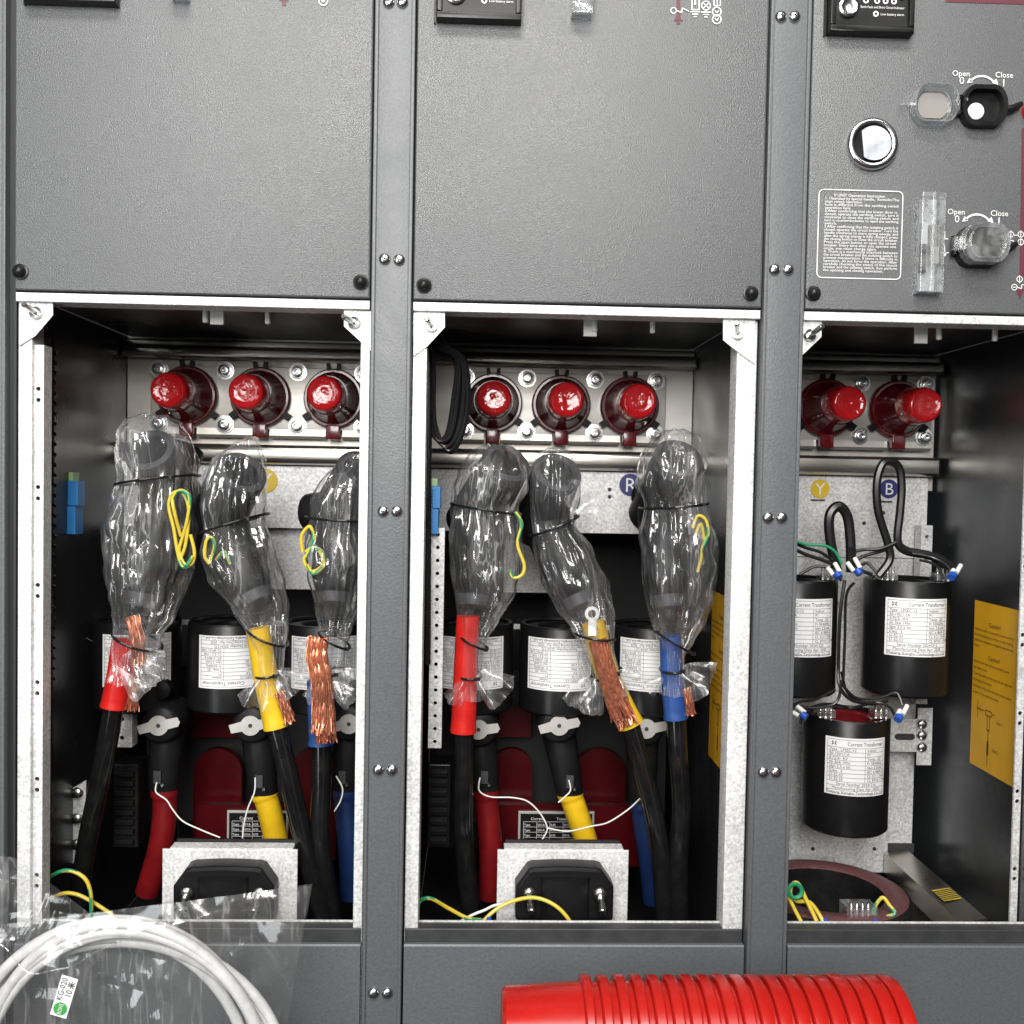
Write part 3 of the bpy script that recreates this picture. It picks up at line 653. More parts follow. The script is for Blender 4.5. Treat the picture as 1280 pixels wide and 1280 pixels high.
def op_socket(px, py, label, open_):
    c = P(px, py, YP); t = thing('operating_socket', label, 'socket', c); ORG[t] = c
    rx, rz = 29*S(YP), 25*S(YP)
    s = MB(); shell(s, c.x, c.z, rx, rz, YP-.012, YP-.0002, .0045); s.build('housing', 'black', t, 30)
    s = MB(); s.prism(octo(c.x, c.z, rx-.0044, rz-.0044), (1, 0, 0), (0, 0, 1), (0, .0015, 0), (0, YP-.002, 0)); s.build('recess', 'black', t)
    MB().lathe((c.x-.006, YP-.0022, c.z-.004), (0, -1, 0), [(0, .0088), (.0015, .0088), (.002, .0080)], 28).build('hole_cover', 'print' if open_ else 'zinc', t)
    MB().lathe((c.x-rx+.004, YP-.012, c.z+.005), (0, -1, 0), [(0, .0018), (.0015, .0012)], 10).build('screw', 'zinc', t)
    MB().lathe((c.x-rx-.002, YP-.008, c.z-.010), (0, 0, 1), [(0, .0036), (.004, .0036), (.004, .0026), (.016, .0026), (.016, .0036), (.020, .0036)], 12).build('hinge', 'black', t, 30)
    MB().tube([(c.x+rx-.002, YP-.006, c.z-.002), (c.x+rx+.006, YP-.007, c.z-.001), (c.x+rx+.018, YP-.004, c.z+.005)], lambda q: .0042-.0012*q, 10).build('latch', 'black', t, 40)
    s = MB()
    if open_:
        cx = c.x-rx*2-.004; shell(s, cx, c.z, rx*.97, rz*.95, YP-.016, YP-.003, .0016); shell(s, cx, c.z, rx*.80, rz*.78, YP-.006, YP-.003, .0016, base=True)
        s.box(cx-rx*.97-.012, cx-rx*.97+.001, YP-.009, YP-.006, c.z-.002, c.z+.002)
        s.build('lid', 'clear', t)
        MB().prism(octo(cx, c.z, rx*.66, rz*.62), (1, 0, 0), (0, 0, 1), (0, .001, 0), (0, YP-.0045, 0)).build('lid_pad', 'paper_grey', t)
    else:
        shell(s, c.x, c.z, rx*1.0, rz*.97, YP-.026, YP-.0125, .0016)
        s.prism(octo(c.x, c.z, rx*.98, rz*.95), (1, 0, 0), (0, 0, 1), (0, -.0015, 0), (0, YP-.026, 0))
        shell(s, c.x, c.z, rx*.80, rz*.78, YP-.0288, YP-.0276, .0014)
        s.box(c.x-rx-.008, c.x-rx+.001, YP-.021, YP-.014, c.z-.007, c.z+.007); s.build('lid', 'clear', t)
op_socket(1225, 136, 'upper operating socket with its clear lid hinged open', True)
op_socket(1219, 310, 'lower operating socket with its clear lid closed', False)
q = P(1289, 140, YP)
tag(MB().lathe(q, (0, -1, 0), [(0, .011), (.006, .011), (.008, .0095), (.0085, .001)], 24).build('push_button', 'redplastic', None, 40), 'red push button at the right edge beside the open socket', 'button')

# ================================================================== caution stickers
def caution(par, xw, y0, y1, ztl, h, lab):
    """sheet on a side wall; u runs from the back edge to the front"""
    o = Vector((xw-.0012, y1, ztl)); wd = y1-y0
    s = MB().add([o, o+Vector((0, -wd, 0)), o+Vector((0, -wd, -h)), o+Vector((0, 0, -h))], [(0, 1, 2, 3)]).add([o+Vector((.0008, 0, 0)), o+Vector((.0008, -wd, 0)), o+Vector((.0008, -wd, -h)), o+Vector((.0008, 0, -h))], [(3, 2, 1, 0)])
    st = s.build('caution_sticker', 'sticker', par); st['label'] = lab
    fn = lambda u, v: o+Vector((-.0005, -u, v))
    t = MB()
    text(t, 'Caution!', fn, wd*.5, -.030, .0085, 'C'); text(t, 'Caution!', fn, wd*.5, -.072, .0085, 'C')
    body = [(-.038, 'When the cable is connected, be sure to check', .95), (-.045, 'that the insulating cap is fitted on every bushing', .95), (-.052, 'before the switchgear is energized. Keep the plug', .95), (-.059, 'clean.', .14), (-.080, 'After the cable head has been assembled, grease', .88), (-.088, 'the insert evenly.', .35), (-.096, 'Check the cable and the clamp for the right size', .95), (-.104, 'before fixing it on the frame.', .48), (-.112, 'Installation of the cable terminal is shown below', .95), (-.120, 'as figure. Do not reverse the phases.', .66)]
    for v, s_, k in body: text(t, s_, fn, wd*.03, v, .0050, width=wd*.93*k)
    def rl(u0, v0, u1, v1): t.add([fn(u0, v0), fn(u1, v0), fn(u1, v1), fn(u0, v1)], [(0, 1, 2, 3)])
    u = wd*.42
    for a in (0, .003): rl(u-.008, -.136-a*2, u+.008, -.1372-a*2)
    rl(u-.008, -.136, u-.0068, -.143); rl(u+.0068, -.136, u+.008, -.143)
    rl(u-.0035, -.143, u-.0023, -.162); rl(u+.0023, -.143, u+.0035, -.162); rl(u-.003, -.162, u+.003, -.1605)
    rl(u-.0006, -.162, u+.0006, -.205); rl(u-.002, -.175, u+.002, -.193)
    rl(u-.030, -.138, u-.010, -.1392); rl(u-.028, -.128, u-.0272, -.150); rl(u-.022, -.134, u-.0212, -.143); rl(u+.010, -.138, u+.014, -.1395)
    text(t, 'Step 1', fn, u+.020, -.148, .0055); text(t, 'Step 2', fn, u+.012, -.185, .0055)
    t.build('printed_text', 'brownink', st)
caution(C, .656, .105, .212, zz(1225, 750, .212), .215, 'amber caution sheet')
caution(B, .3035, .080, .190, zz(893, 738, .190), .212, 'amber caution sheet')

# ================================================================== current transformers
def ct(px, ytop, r, h, y, label, grp, flip=False, rot=0., lab_h=.072, lab_w=.082, lab_top=None, term=True, body_top='epoxy'):
    c = P(px, ytop, y-r); cx = P(px, ytop, y).x; zt = c.z; zb = zt-h; cy = y
    t = thing('current_transformer', label, 'transformer', (cx, cy, zb), grp); ORG[t] = Vector((cx, cy, zb))
    MB().lathe((cx, cy, zb), (0, 0, 1), [(.002, r*.5), (0, r*.55), (0, r-.003), (.003, r), (h-.003, r), (h, r-.002), (h, r-.006), (h-.003, r-.008)], 56, caps=False).build('case', 'ct', t, 40)
    MB().lathe((cx, cy, zb), (0, 0, 1), [(h-.004, r-.007), (h-.0035, r*.60), (h-.006, r*.55), (h-.06, r*.52)], 40, caps=False).build('resin_face', body_top, t, 40)
    rr = r+.0006; lt = (lab_top if lab_top is not None else h*.22)
    def fn(u, v, e=0.):   # u centred, v up from label bottom
        if flip: u, v = -u, lab_h-v
        a = u/rr+rot; return Vector((cx+(rr+e)*math.sin(a), cy-(rr+e)*math.cos(a), zt-lt-lab_h+v))
    s = MB(); n = 20
    vs = [fn(-lab_w/2+lab_w*i/n, v) for v in (0, lab_h) for i in range(n+1)]
    s.add(vs, [(i, i+1, n+2+i, n+1+i) for i in range(n)])
    lb = s.build('label', 'white', t, 60)
    p = MB(); f2 = lambda u, v: fn(u, v, .0003)
    def hl(v, u0=-lab_w*.46, u1=lab_w*.46, th=.0004):
        m_ = 12; vs = [f2(u0+(u1-u0)*i/m_, v+dv) for dv in (-th/2, th/2) for i in range(m_+1)]
        p.add(vs, [(i, i+1, m_+2+i, m_+1+i) for i in range(m_)])
    def vl(u, v0, v1, th=.0004): p.add([f2(u-th/2, v0), f2(u+th/2, v0), f2(u+th/2, v1), f2(u-th/2, v1)], [(0, 1, 2, 3)])
    rows = 11; ht = lab_h*.135; rh = (lab_h*.95-ht)/rows; top = lab_h*.965
    hl(top); hl(lab_h*.03)
    for u in (-.46, .46): vl(u*lab_w, lab_h*.03, top)
    tb = top-ht
    for i in range(rows): hl(tb-rh*i)
    vl(lab_w*.12, tb-rh*8, tb)
    text(p, 'Current Transformer', f2, lab_w*.44, tb+ht*.28, ht*.72, 'R', width=lab_w*.60)
    L_ = [('Type : LMZC-12', 'Indoor'), ('50-100/1/1A', 'P1'), ('0.72/3/- KV', 'Temp. -25'), ('Ith 3kA 1Min', 'Fr 50/60Hz'), ('Idyn 2.5 x Ith', 'Idyn 2.5xIth'), ('Class : S', 'IEC 61869-2'), ('S1-S2-S3', 'CL 0.2 / 1VA'), ('S1-S2-S3', 'CL 5P10 / 1VA')]
    for i, (a, b_) in enumerate(L_):
        text(p, a, f2, -lab_w*.43, tb-rh*(i+.80), rh*.90); text(p, b_, f2, lab_w*.15, tb-rh*(i+.80), rh*.90)
    for i, a in enumerate(('Serial Number 20241208', 'Manufacturing Date Apr. 2025', 'Zhejiang Xianghu Technology Co.,Ltd')): text(p, a.replace('20241208', '2024%04d' % (1200+int(abs(cx)*997) % 80)), f2, 0, tb-rh*(8.8+i), rh*.92, 'C')
    q = ht*.24; lu, lv = -lab_w*.36, tb+ht*.5   # small square emblem of four facing chevrons
    for sx in (-1, 1):
        for sz in (-1, 1): p.add([f2(lu+sx*q*.1, lv+sz*q*.35), f2(lu+sx*q*1.2, lv+sz*q*1.25), f2(lu+sx*q*1.2, lv+sz*q*.35), f2(lu+sx*q*.55, lv+sz*q*.1)], [(0, 1, 2, 3)])
    p.build('printed_text', 'ink', lb)
    if term:
        for sx in (-1, 1):
            ox = cx+sx*r*.66; oy = cy-r*.35
            tbk = MB().box(ox-.011, ox+.011, oy-.011, oy+.011, zt+.0005, zt+.0100)
            k = tbk.build('terminal_block', 'clear', t)
            MB().box(ox-.010, ox+.010, oy-.005, oy+.009, zt-.001, zt+.0045).build('terminal_base', 'epoxy' if body_top == 'epoxy' else 'black', k)
            for i in range(3):
                sxx = ox-.007+.007*i
                MB().lathe((sxx, oy-.004, zt+.0005), (0, 0, 1), [(0, .0032), (.006, .0032), (.006, .0020), (.016, .0018)], 10).build('terminal_screw', 'zinc', k, 35)
    return t
G3 = 'current transformers in the right cabinet'
ctR = ct(1134, 728, .0555, .150, .235, 'upper right black current transformer beside the caution sheet', G3, rot=-.13, lab_h=.0745, lab_w=.084, lab_top=.021, body_top='ct')
ctL = ct(993, 727, .0555, .150, .235, 'black current transformer partly hidden behind the right post', G3, rot=-.04, lab_h=.0745, lab_w=.084, lab_top=.022, body_top='ct')
ctD = ct(1058, 904, .0555, .150, .235, 'lower black current transformer with a dark red top', G3, rot=-.09, lab_h=.0745, lab_w=.082, lab_top=.020)
G1 = 'upside-down current transformers'
for px, y_, lab in ((172, 777, 'upside-down current transformer behind the red sleeved cable of the left cabinet'), (290, 778, 'upside-down current transformer in the middle of the left cabinet'), (407, 780, 'upside-down current transformer behind the copper strands in the left cabinet'),
                    (590, 780, 'upside-down current transformer behind the red sleeved cable of the middle cabinet'), (702, 782, 'upside-down current transformer in the middle of the middle cabinet'), (815, 783, 'upside-down current transformer behind the blue sleeved cable of the middle cabinet')):
    ct(px, y_+4, .0545, .112, .225, lab, G1, flip=True, rot=-math.atan(P(px, y_, .225).x/1.3)+random.uniform(-.05, .05), lab_h=.066, lab_w=.090, lab_top=.013, term=False, body_top='ct')

# ================================================================== plugs already connected (lower row)
def plug(px, py, label, sleeve, path, y=.175, cut=False):
    c = P(px, py, y); t = thing('cable_plug', label, 'cable plug', c, 'connected cable plugs'); ORG[t] = c
    k = S(y+.03)
    MB().lathe(c+Vector((0, .075, 0)), (0, -1, 0), [(0, .022), (.02, .027), (.05, .027), (.060, .026), (.070, .023), (.073, .019)], 32).build('head', 'rubber', t, 40)
    q = [P(a, b_, y+.030+e) for a, b_, e in path]
    MB().tube([c+Vector((0, .040, -.005)), q[0].lerp(c+Vector((0, .035, 0)), .5), q[0]], lambda u: .0235-.0065*u, 24).build('stem', 'rubber', t, 40)
    MB().tube(q, lambda u: .0168 if u < .16 else .0152, 20, 10).build('colour_sleeve', sleeve, t, 40)
    MB().tube([q[0]+Vector((0, 0, .004)), q[0]-Vector((0, 0, .0))], .0178, 20, 3).build('boot_edge', 'rubber', t, 40)
    # flat metal key with two wings, hole in the middle
    a = random.uniform(-.02, .22); s = MB(); r = .0125
    hh_ = .0062; t0 = math.asin(hh_/r); pts = []
    for k_ in range(9): th = t0+(math.pi-2*t0)*k_/8; pts.append((r*math.cos(th), r*math.sin(th)))
    pts += [(-.0265, hh_*.55), (-.0245, -hh_*1.15)]
    for k_ in range(9): th = math.pi+t0+(math.pi-2*t0)*k_/8; pts.append((r*math.cos(th), r*math.sin(th)))
    pts += [(.0240, -hh_*.75), (.0270, 0), (.0245, hh_*1.1)]
    rot = lambda p: (p[0]*math.cos(a)-p[1]*math.sin(a), p[0]*math.sin(a)+p[1]*math.cos(a))
    s.prism([rot(p) for p in pts], (1, 0, 0), (0, 0, 1), (0, -.002, 0), c+Vector((0, .001, 0)))
    kp = s.build('key_plate', 'silver', t); MB().lathe(c+Vector((0, -.001, 0)), (0, -1, 0), [(0, .0026), (.0005, .0026)], 14).build('centre_hole', 'ink', kp)
    MB().lathe(c+Vector((0, .022, .042)), (0, -1, 0), [(0, .013), (.012, .011), (.014, .004)], 20).build('rear_cap', 'rubber', t, 40)
    MB().obox(q[0]+Vector((-.002, -.021, .020)), (.009, 0, 0), (0, .002, 0), (0, 0, .016)).build('earth_tag', 'rubber_grey', t)
    MB().lathe(q[0]+Vector((.004, -.019, .010)), (0, -1, 0), [(0, .003), (.003, .002)], 10).build('earth_screw', 'zinc', t)
plug(198, 907, 'connected plug with red sleeve in the left cabinet', 'plug_red', [(205, 985, 0), (206, 1015, 0), (200, 1060, 0), (184, 1115, .01)])
plug(313, 907, 'connected plug with yellow sleeve in the left cabinet', 'yellow', [(330, 990, 0), (336, 1010, 0), (343, 1040, .005), (352, 1085, .01)])
plug(436, 905, 'connected plug with blue sleeve in the left cabinet', 'plug_blue', [(432, 985, 0), (433, 1015, 0), (437, 1060, 0), (440, 1120, .01)])
plug(598, 912, 'connected plug with red sleeve in the middle cabinet', 'plug_red', [(607, 985, 0), (609, 1015, 0), (613, 1060, 0), (613, 1120, .01)])
plug(699, 907, 'connected plug with yellow sleeve in the middle cabinet', 'yellow', [(712, 990, 0), (719, 1010, 0), (729, 1040, .005), (742, 1085, .01)])
plug(808, 911, 'connected plug with blue sleeve in the middle cabinet', 'plug_blue', [(803, 1000, 0), (806, 1030, 0), (812, 1070, 0), (818, 1125, .01)])

# rounded barrier boards behind the plugs
def arch(px, wpx, ytop, ybot, y, par):
    c = P(px, ytop, y); b_ = P(px, ybot, y); wd = wpx*S(y)/2; zs = c.z-wd
    pts = [(c.x-wd, b_.z), (c.x+wd, b_.z)]+[(c.x+wd*math.cos(R_(a)), zs+wd*math.sin(R_(a))) for a in range(0, 181, 10)]
    MB().prism(pts, (1, 0, 0), (0, 0, 1), (0, .012, 0), (0, y, 0)).build('arched_board', 'maroon', par)
for par, L_ in ((A, ((272, 60), (392, 58))), (B, ((640, 52), (750, 68)))):
    for px, w_ in L_: arch(px, w_, 936, 1075, .315, par)
for par, x0, x1 in ((A, 240, 300), (B, 618, 664)):
    q = P((x0+x1)/2, 895, .33); MB().box(P(x0, 895, .33).x, P(x1, 895, .33).x, .33, .34, q.z-.03, q.z+.012).build('board_cap', 'maroon', par)
# shelf in front of the boards that carries the nameplate
for par, x0, x1 in ((A, 245, 372), (B, 618, 800)):
    q = P(x0, 1010, .285); q2 = P(x1, 1010, .285); MB().box(q.x, q2.x, .285, .30, q.z-.08, q.z+.004).build('name_shelf', 'maroon', par)
def nameplate(x0, x1, y0, y1, label):
    y = .282; a, b_ = P(x0, y0, y), P(x1, y1, y)
    t = thing('nameplate', label, 'nameplate', ((a.x+b_.x)/2, y, b_.z), 'transformer nameplates')
    MB().box(a.x, b_.x, y-.001, y+.002, b_.z, a.z, .0005).build('border', 'silver', t)
    MB().box(a.x+.003, b_.x-.003, y-.0015, y-.0009, b_.z+.002, a.z-.003).build('face', 'black', t)
    p = MB(); fn = lambda u, v: Vector((a.x+.007+u, y-.002, a.z-.007+v)); wd = b_.x-a.x-.014; hh = a.z-b_.z-.011
    text(p, 'Current', fn, .010, -.0045, .0055); text(p, 'Transformer', fn, wd*.5, -.0045, .0055)
    for i in range(5):
        v = -.0065-hh*.8*i/4.6; p.add([fn(0, v), fn(wd, v), fn(wd, v-.0004), fn(0, v-.0004)], [(0, 1, 2, 3)])
        for j, s_ in enumerate(('Type', '50/1A', '0.5S', '5P10', '12kV')):
            if i < 4: text(p, s_, fn, wd*j/5+.001, v-.0060, .0042)
    for j in range(6):
        u = wd*j/5; p.add([fn(u, -.0065), fn(u+.0004, -.0065), fn(u+.0004, -.0065-hh*.7), fn(u, -.0065-hh*.7)], [(0, 1, 2, 3)])
    p.build('printed_text', 'print', t)
nameplate(284, 360, 1013, 1060, 'black nameplate behind the yellow plug of the left cabinet')
nameplate(648, 742, 1014, 1062, 'black nameplate behind the yellow plug of the middle cabinet')

# ================================================================== cable clamps on galvanised brackets
def clamp(x0, x1, ytop, label):
    y = .098; a, b_ = P(x0, ytop, y), P(x1, ytop, y); zt = (a.z+b_.z)/2; cx = (a.x+b_.x)/2; wd = b_.x-a.x
    t = thing('cable_clamp', label, 'cable clamp', (cx, y, zt-.15), 'cable clamps'); ORG[t] = Vector((cx, y, zt-.15))
    MB().box(a.x, b_.x, y, y+.003, zt-.15, zt, .0008).build('bracket', 'galv', t)
    MB().box(a.x+.008, b_.x-.006, y+.003, y+.022, zt-.003, zt+.0005).build('bracket_shelf', 'galv', t)
    MB().box(a.x+.010, b_.x-.008, y+.023, y+.026, zt-.004, zt+.004).build('shelf_lip', 'black', t)
    h = .062; hw = wd*.365; z1 = zt-.010; z0 = z1-h
    pts = [(-hw, z0-zt), (-hw, z1-zt-.022), (-hw+.014, z1-zt-.002), (-hw+.020, z1-zt)]
    for i in range(9):
        u = -1+2*i/8; pts.append((u*hw*.55, z1-zt+.0012*(1-u*u)))
    pts += [(hw-.020, z1-zt), (hw-.014, z1-zt-.002), (hw, z1-zt-.022), (hw, z0-zt)]
    MB().prism(pts, (1, 0, 0), (0, 0, 1), (0, -.030, 0), (cx, y-.0005, zt)).build('upper_jaw', 'rubber', t)
    for ch in t.children:
        if ch.name.startswith('upper_jaw'):
            bv = ch.modifiers.new('round', 'BEVEL'); bv.width = .004; bv.segments = 3; bv.limit_method = 'ANGLE'; bv.angle_limit = R_(50)
    MB().prism([(-hw*.86, -.060), (hw*.86, -.060), (hw*.92, z0-zt-.004), (-hw*.92, z0-zt-.004)], (1, 0, 0), (0, 0, 1), (0, -.026, 0), (cx, y-.0005, zt-.045)).build('lower_jaw', 'rubber', t)
    s = MB(); n_ = 14
    pts = [(-hw*.50, -.012-.0)]+[(hw*.50*math.sin(R_(a)), -.030-.012*math.cos(R_(a))) for a in range(-90, 91, 15)]+[(hw*.50, -.012)]
    s.prism([(q_[0], q_[1]) for q_ in pts], (1, 0, 0), (0, 1, 0), (0, 0, h-.014), (cx, y, z0+.004)); s.build('cable_saddle', 'rubber', t, 40)
    for sx in (-1, 1):
        o = Vector((cx+sx*hw*.72, y-.031, z1-.030))
        MB().lathe(o, (sx*-.03, -1, -.28), [(0, .0095), (.002, .0095), (.0022, .0070), (.0080, .0070), (.0082, .0040), (.030, .0038), (.031, .003)], 14).build('clamp_bolt', 'zinc', t, 35)
clamp(203, 372, 1062, 'black cable clamp on a bracket behind the tubing bag')
clamp(622, 786, 1063, 'black cable clamp on a bracket above the middle sill')

# ================================================================== new cables with coloured sleeves and copper strands
def strands(mb, path, w_, th, n, seed, pitch=.012, spread=0., loop=0):
    """flat bundle of twisted copper strands"""
    rnd = random.Random(seed); p = spline(path, 10); m_ = len(p)
    for k in range(n):
        u0 = (k % (n//2))/(n//2-1)*2-1; lay = k//(n//2); ph = rnd.random()*6.28; cut = m_-rnd.choice((0, 0, 0, 1, 1, 2, 3)); pts = []; fd = (rnd.uniform(-1, 1)*1.2, rnd.uniform(-1, .3)*1.6, rnd.uniform(-.3, .3))
        for i in range(cut):
            t = (p[min(i+1, m_-1)]-p[max(i-1, 0)]).normalized(); sd = t.cross(Vector((0, 1, 0))).normalized()
            q = i/(m_-1); sp = 1+spread*q*q; fx = max(0, q-.72)**1.5*.022
            pts.append(p[i]+Vector((fd[0], fd[1], fd[2]))*fx+sd*(u0*w_/2*sp+math.sin(ph+i*.9)*.00035)+Vector((0, -th*(.5-lay)*1.0-(1-u0*u0)*th*.5+math.cos(ph+i*.9)*.0005, 0)))
        mb.tube(pts, .00074, 5, smooth=False)
def cable(name_label, sleeve, spts, jpts, braid=None, ssz=.0152, jr=.0118, extra=None):
    q = [P(*a) for a in jpts]; base = q[-1]
    t = thing('power_cable', name_label, 'cable', base, 'loose sleeved power cables'); ORG[t] = base
    MB().tube(q, jr, 18, 12).build('jacket', 'jacket', t, 40)
    sp = [P(*a) for a in spts]
    MB().tube(sp, lambda u: ssz*(1-.10*(1-u))*(1.04 if u > .93 else 1), 22, 10).build('colour_sleeve', sleeve, t, 40)
    for i, (bp, w_, th, n, sprd) in enumerate(braid or []):
        s = MB(); strands(s, [P(*a) for a in bp], w_, th, n, len(name_label)+i, spread=sprd); s.build('copper_strands', 'copper', t, 60)
    return t
yc = .112
cable('power cable with red sleeve in the left cabinet', 'red', [(155, 800, yc), (150, 840, yc), (142, 884, yc)], [(143, 880, yc), (134, 930, yc), (120, 1000, yc+.01), (108, 1060, yc+.02), (98, 1130, yc+.03)],
      [([(173, 825, yc-.006), (168, 860, yc-.008), (165, 888, yc-.006)], .010, .006, 26, .1), ([(165, 770, yc-.012), (172, 800, yc-.016), (176, 830, yc-.014)], .014, .006, 26, 0)])
cable('power cable with yellow sleeve in the left cabinet', 'yellow', [(322, 785, yc), (333, 850, yc), (346, 909, yc)], [(344, 903, yc), (356, 950, yc), (370, 1010, yc+.005), (388, 1085, yc+.012), (412, 1175, yc+.02)],
      [([(350, 865, yc-.012), (357, 885, yc-.012), (364, 903, yc-.010)], .010, .006, 26, .2)])
cable('power cable with blue sleeve and a broad copper braid in the left cabinet', 'blue', [(398, 850, yc+.014), (400, 890, yc+.014), (402, 930, yc+.014)], [(402, 925, yc+.014), (402, 980, yc+.014), (400, 1040, yc+.014), (408, 1110, yc+.02), (424, 1180, yc+.03)],
      [([(398, 796, yc-.012), (396, 820, yc-.016), (402, 850, yc-.018), (404, 885, yc-.016), (404, 916, yc-.018)], .023, .008, 84, .12), ([(404, 880, yc-.008), (406, 905, yc-.008), (408, 928, yc-.008)], .022, .006, 50, .1)])
cable('power cable with red sleeve in the middle cabinet', 'red', [(585, 770, yc), (582, 840, yc), (579, 915, yc)], [(580, 910, yc), (580, 960, yc), (579, 1030, yc+.008), (583, 1090, yc+.02), (590, 1150, yc+.03)])
cable('power cable with yellow sleeve and copper braid in the middle cabinet', 'yellow', [(741, 778, yc+.004), (758, 840, yc+.004), (789, 906, yc+.004)], [(785, 898, yc+.004), (800, 950, yc+.004), (818, 1020, yc+.008), (828, 1090, yc+.015), (832, 1175, yc+.02)],
      [([(747, 800, yc-.016), (757, 835, yc-.018), (767, 868, yc-.018), (780, 897, yc-.018)], .020, .008, 68, .35), ([(767, 860, yc-.010), (776, 885, yc-.010), (785, 907, yc-.010)], .022, .006, 50, .2)])
cable('power cable with blue sleeve in the middle cabinet', 'blue', [(838, 795, yc), (840, 845, yc), (845, 898, yc)], [(845, 893, yc), (848, 950, yc), (852, 1010, yc+.006), (848, 1080, yc+.012), (850, 1175, yc+.02)],
      [([(858, 860, yc-.006), (861, 878, yc-.008), (863, 893, yc-.006)], .009, .006, 26, .2)], ssz=.0142)

# ================================================================== wrapped elbow connectors and their bags
def lead(mb, pts, r=.0020, n=8, twist=5):
    mb.tube(pts, r, 8, n, mf=lambda i, k: 1 if ((k+i//twist) % 8) in (0, 1) else 0)
def connector(label, face, J, E, ydisc=.098, yj=.155, lead_px=None, back=None, lug=None):
    f = P(*face, ydisc); j = P(*J, yj); e = P(*E, .125)
    t = thing('elbow_connector', label, 'connector', e, 'wrapped elbow connectors'); ORG[t] = e
    ax = (f-j).normalized(); Lh = (f-j).length
    MB().tube([j-ax*.030, j+ax*Lh*.35, f-ax*.012], lambda u: .0335-.004*u, 28, 8).build('horn', 'rubber', t, 40)
    MB().lathe(f-ax*.012, ax, [(0, .0292), (.006, .0300), (.012, .0292), (.0125, .0215), (.0095, .0205)], 36, caps=False).build('end_rim', 'rubber_grey', t, 40)
    MB().lathe(f-ax*.004, ax, [(0, .0212), (.002, .0205)], 30).build('end_plug', 'rubber', t, 40)
    MB().tube([j+Vector((0, 0, .012)), j.lerp(e, .35), j.lerp(e, .75), e], lambda u: .0325-.004*min(1, u*2)-(.008*max(0, u-.7)/.3), 28, 8).build('leg', 'rubber', t, 40)
    MB().tube([e, e+(e-j)*.06, e+(e-j)*.12], lambda u: .0215-.003*u, 24, 4).build('leg_end', 'rubber_grey', t, 40)
    if back: b_ = P(*back, yj+.02); MB().tube([j, j.lerp(b_, .6), b_], lambda u: .026-.003*u, 20, 5).build('rear_arm', 'rubber', t, 40)
    if lead_px:
        s = MB()
        for L_ in lead_px: lead(s, [P(a, b_, d) for a, b_, d in L_])
        s.build('earth_lead', ['wire_y', 'wire_g'], t, 40)
    if lug:
        l = P(*lug, .085); s = MB(); s.lathe(l, (0, -1, 0), [(0, .0085), (.002, .0085), (.002, .0048), (0, .0048)], 20, caps=False); s.box(l.x-.0045, l.x+.0055, l.y-.003, l.y+.001, l.z-.026, l.z-.008, .001); s.build('cable_lug', 'wire_w', t)
    return t
y1 = .072
connector('wrapped elbow connector at the dark left wall of the left cabinet', (186, 562), (212, 608), (178, 742), back=(232, 560), lead_px=[
    [(225, 700, y1), (232, 680, y1), (236, 640, y1), (230, 618, y1), (217, 616, y1), (211, 632, y1), (217, 660, y1), (222, 690, y1), (228, 708, y1), (240, 704, y1), (243, 690, y1), (238, 668, y1)],
    [(226, 670, y1+.004), (218, 640, y1-.004), (216, 622, y1-.003), (226, 613, y1-.004), (237, 622, y1-.004), (234, 650, y1-.003), (228, 672, y1), (224, 690, y1), (232, 706, y1-.003), (241, 695, y1-.003)]])
connector('wrapped elbow connector in front of the yellow disc of the left cabinet', (303, 590), (272, 648), (318, 742), lead_px=[
    [(262, 705, y1), (256, 695, y1), (258, 676, y1), (265, 672, y1), (268, 684, y1), (262, 702, y1)], [(270, 700, y1+.01), (280, 690, y1+.01), (288, 705, y1+.01)]])
connector('wrapped elbow connector partly behind the right frame of the left cabinet', (452, 588), (424, 640), (418, 742), back=(386, 640), lead_px=[
    [(378, 690, y1), (377, 670, y1), (387, 658, y1), (392, 672, y1), (386, 690, y1), (380, 700, y1), (388, 714, y1), (402, 708, y1), (404, 692, y1), (392, 684, y1), (382, 690, y1)],
    [(384, 706, y1-.003), (392, 717, y1-.003), (405, 705, y1-.003), (399, 688, y1-.003)]])
connector('wrapped elbow connector at the left of the middle cabinet', (634, 578), (600, 636), (592, 745), lead_px=[
    [(644, 640, y1), (652, 655, y1), (647, 680, y1), (655, 705, y1), (653, 718, y1), (642, 722, y1), (637, 712, y1)]])
connector('wrapped elbow connector in the middle of the middle cabinet', (697, 590), (676, 640), (722, 745), ydisc=.105, yj=.162, lug=(740, 767))
connector('wrapped elbow connector at the right of the middle cabinet', (848, 572), (826, 626), (836, 745), back=(806, 612), lead_px=[
    [(866, 660, y1), (872, 645, y1), (882, 650, y1), (885, 668, y1), (878, 685, y1), (876, 700, y1), (872, 715, y1)], [(868, 672, y1+.004), (876, 655, y1+.004), (880, 675, y1+.004)]])

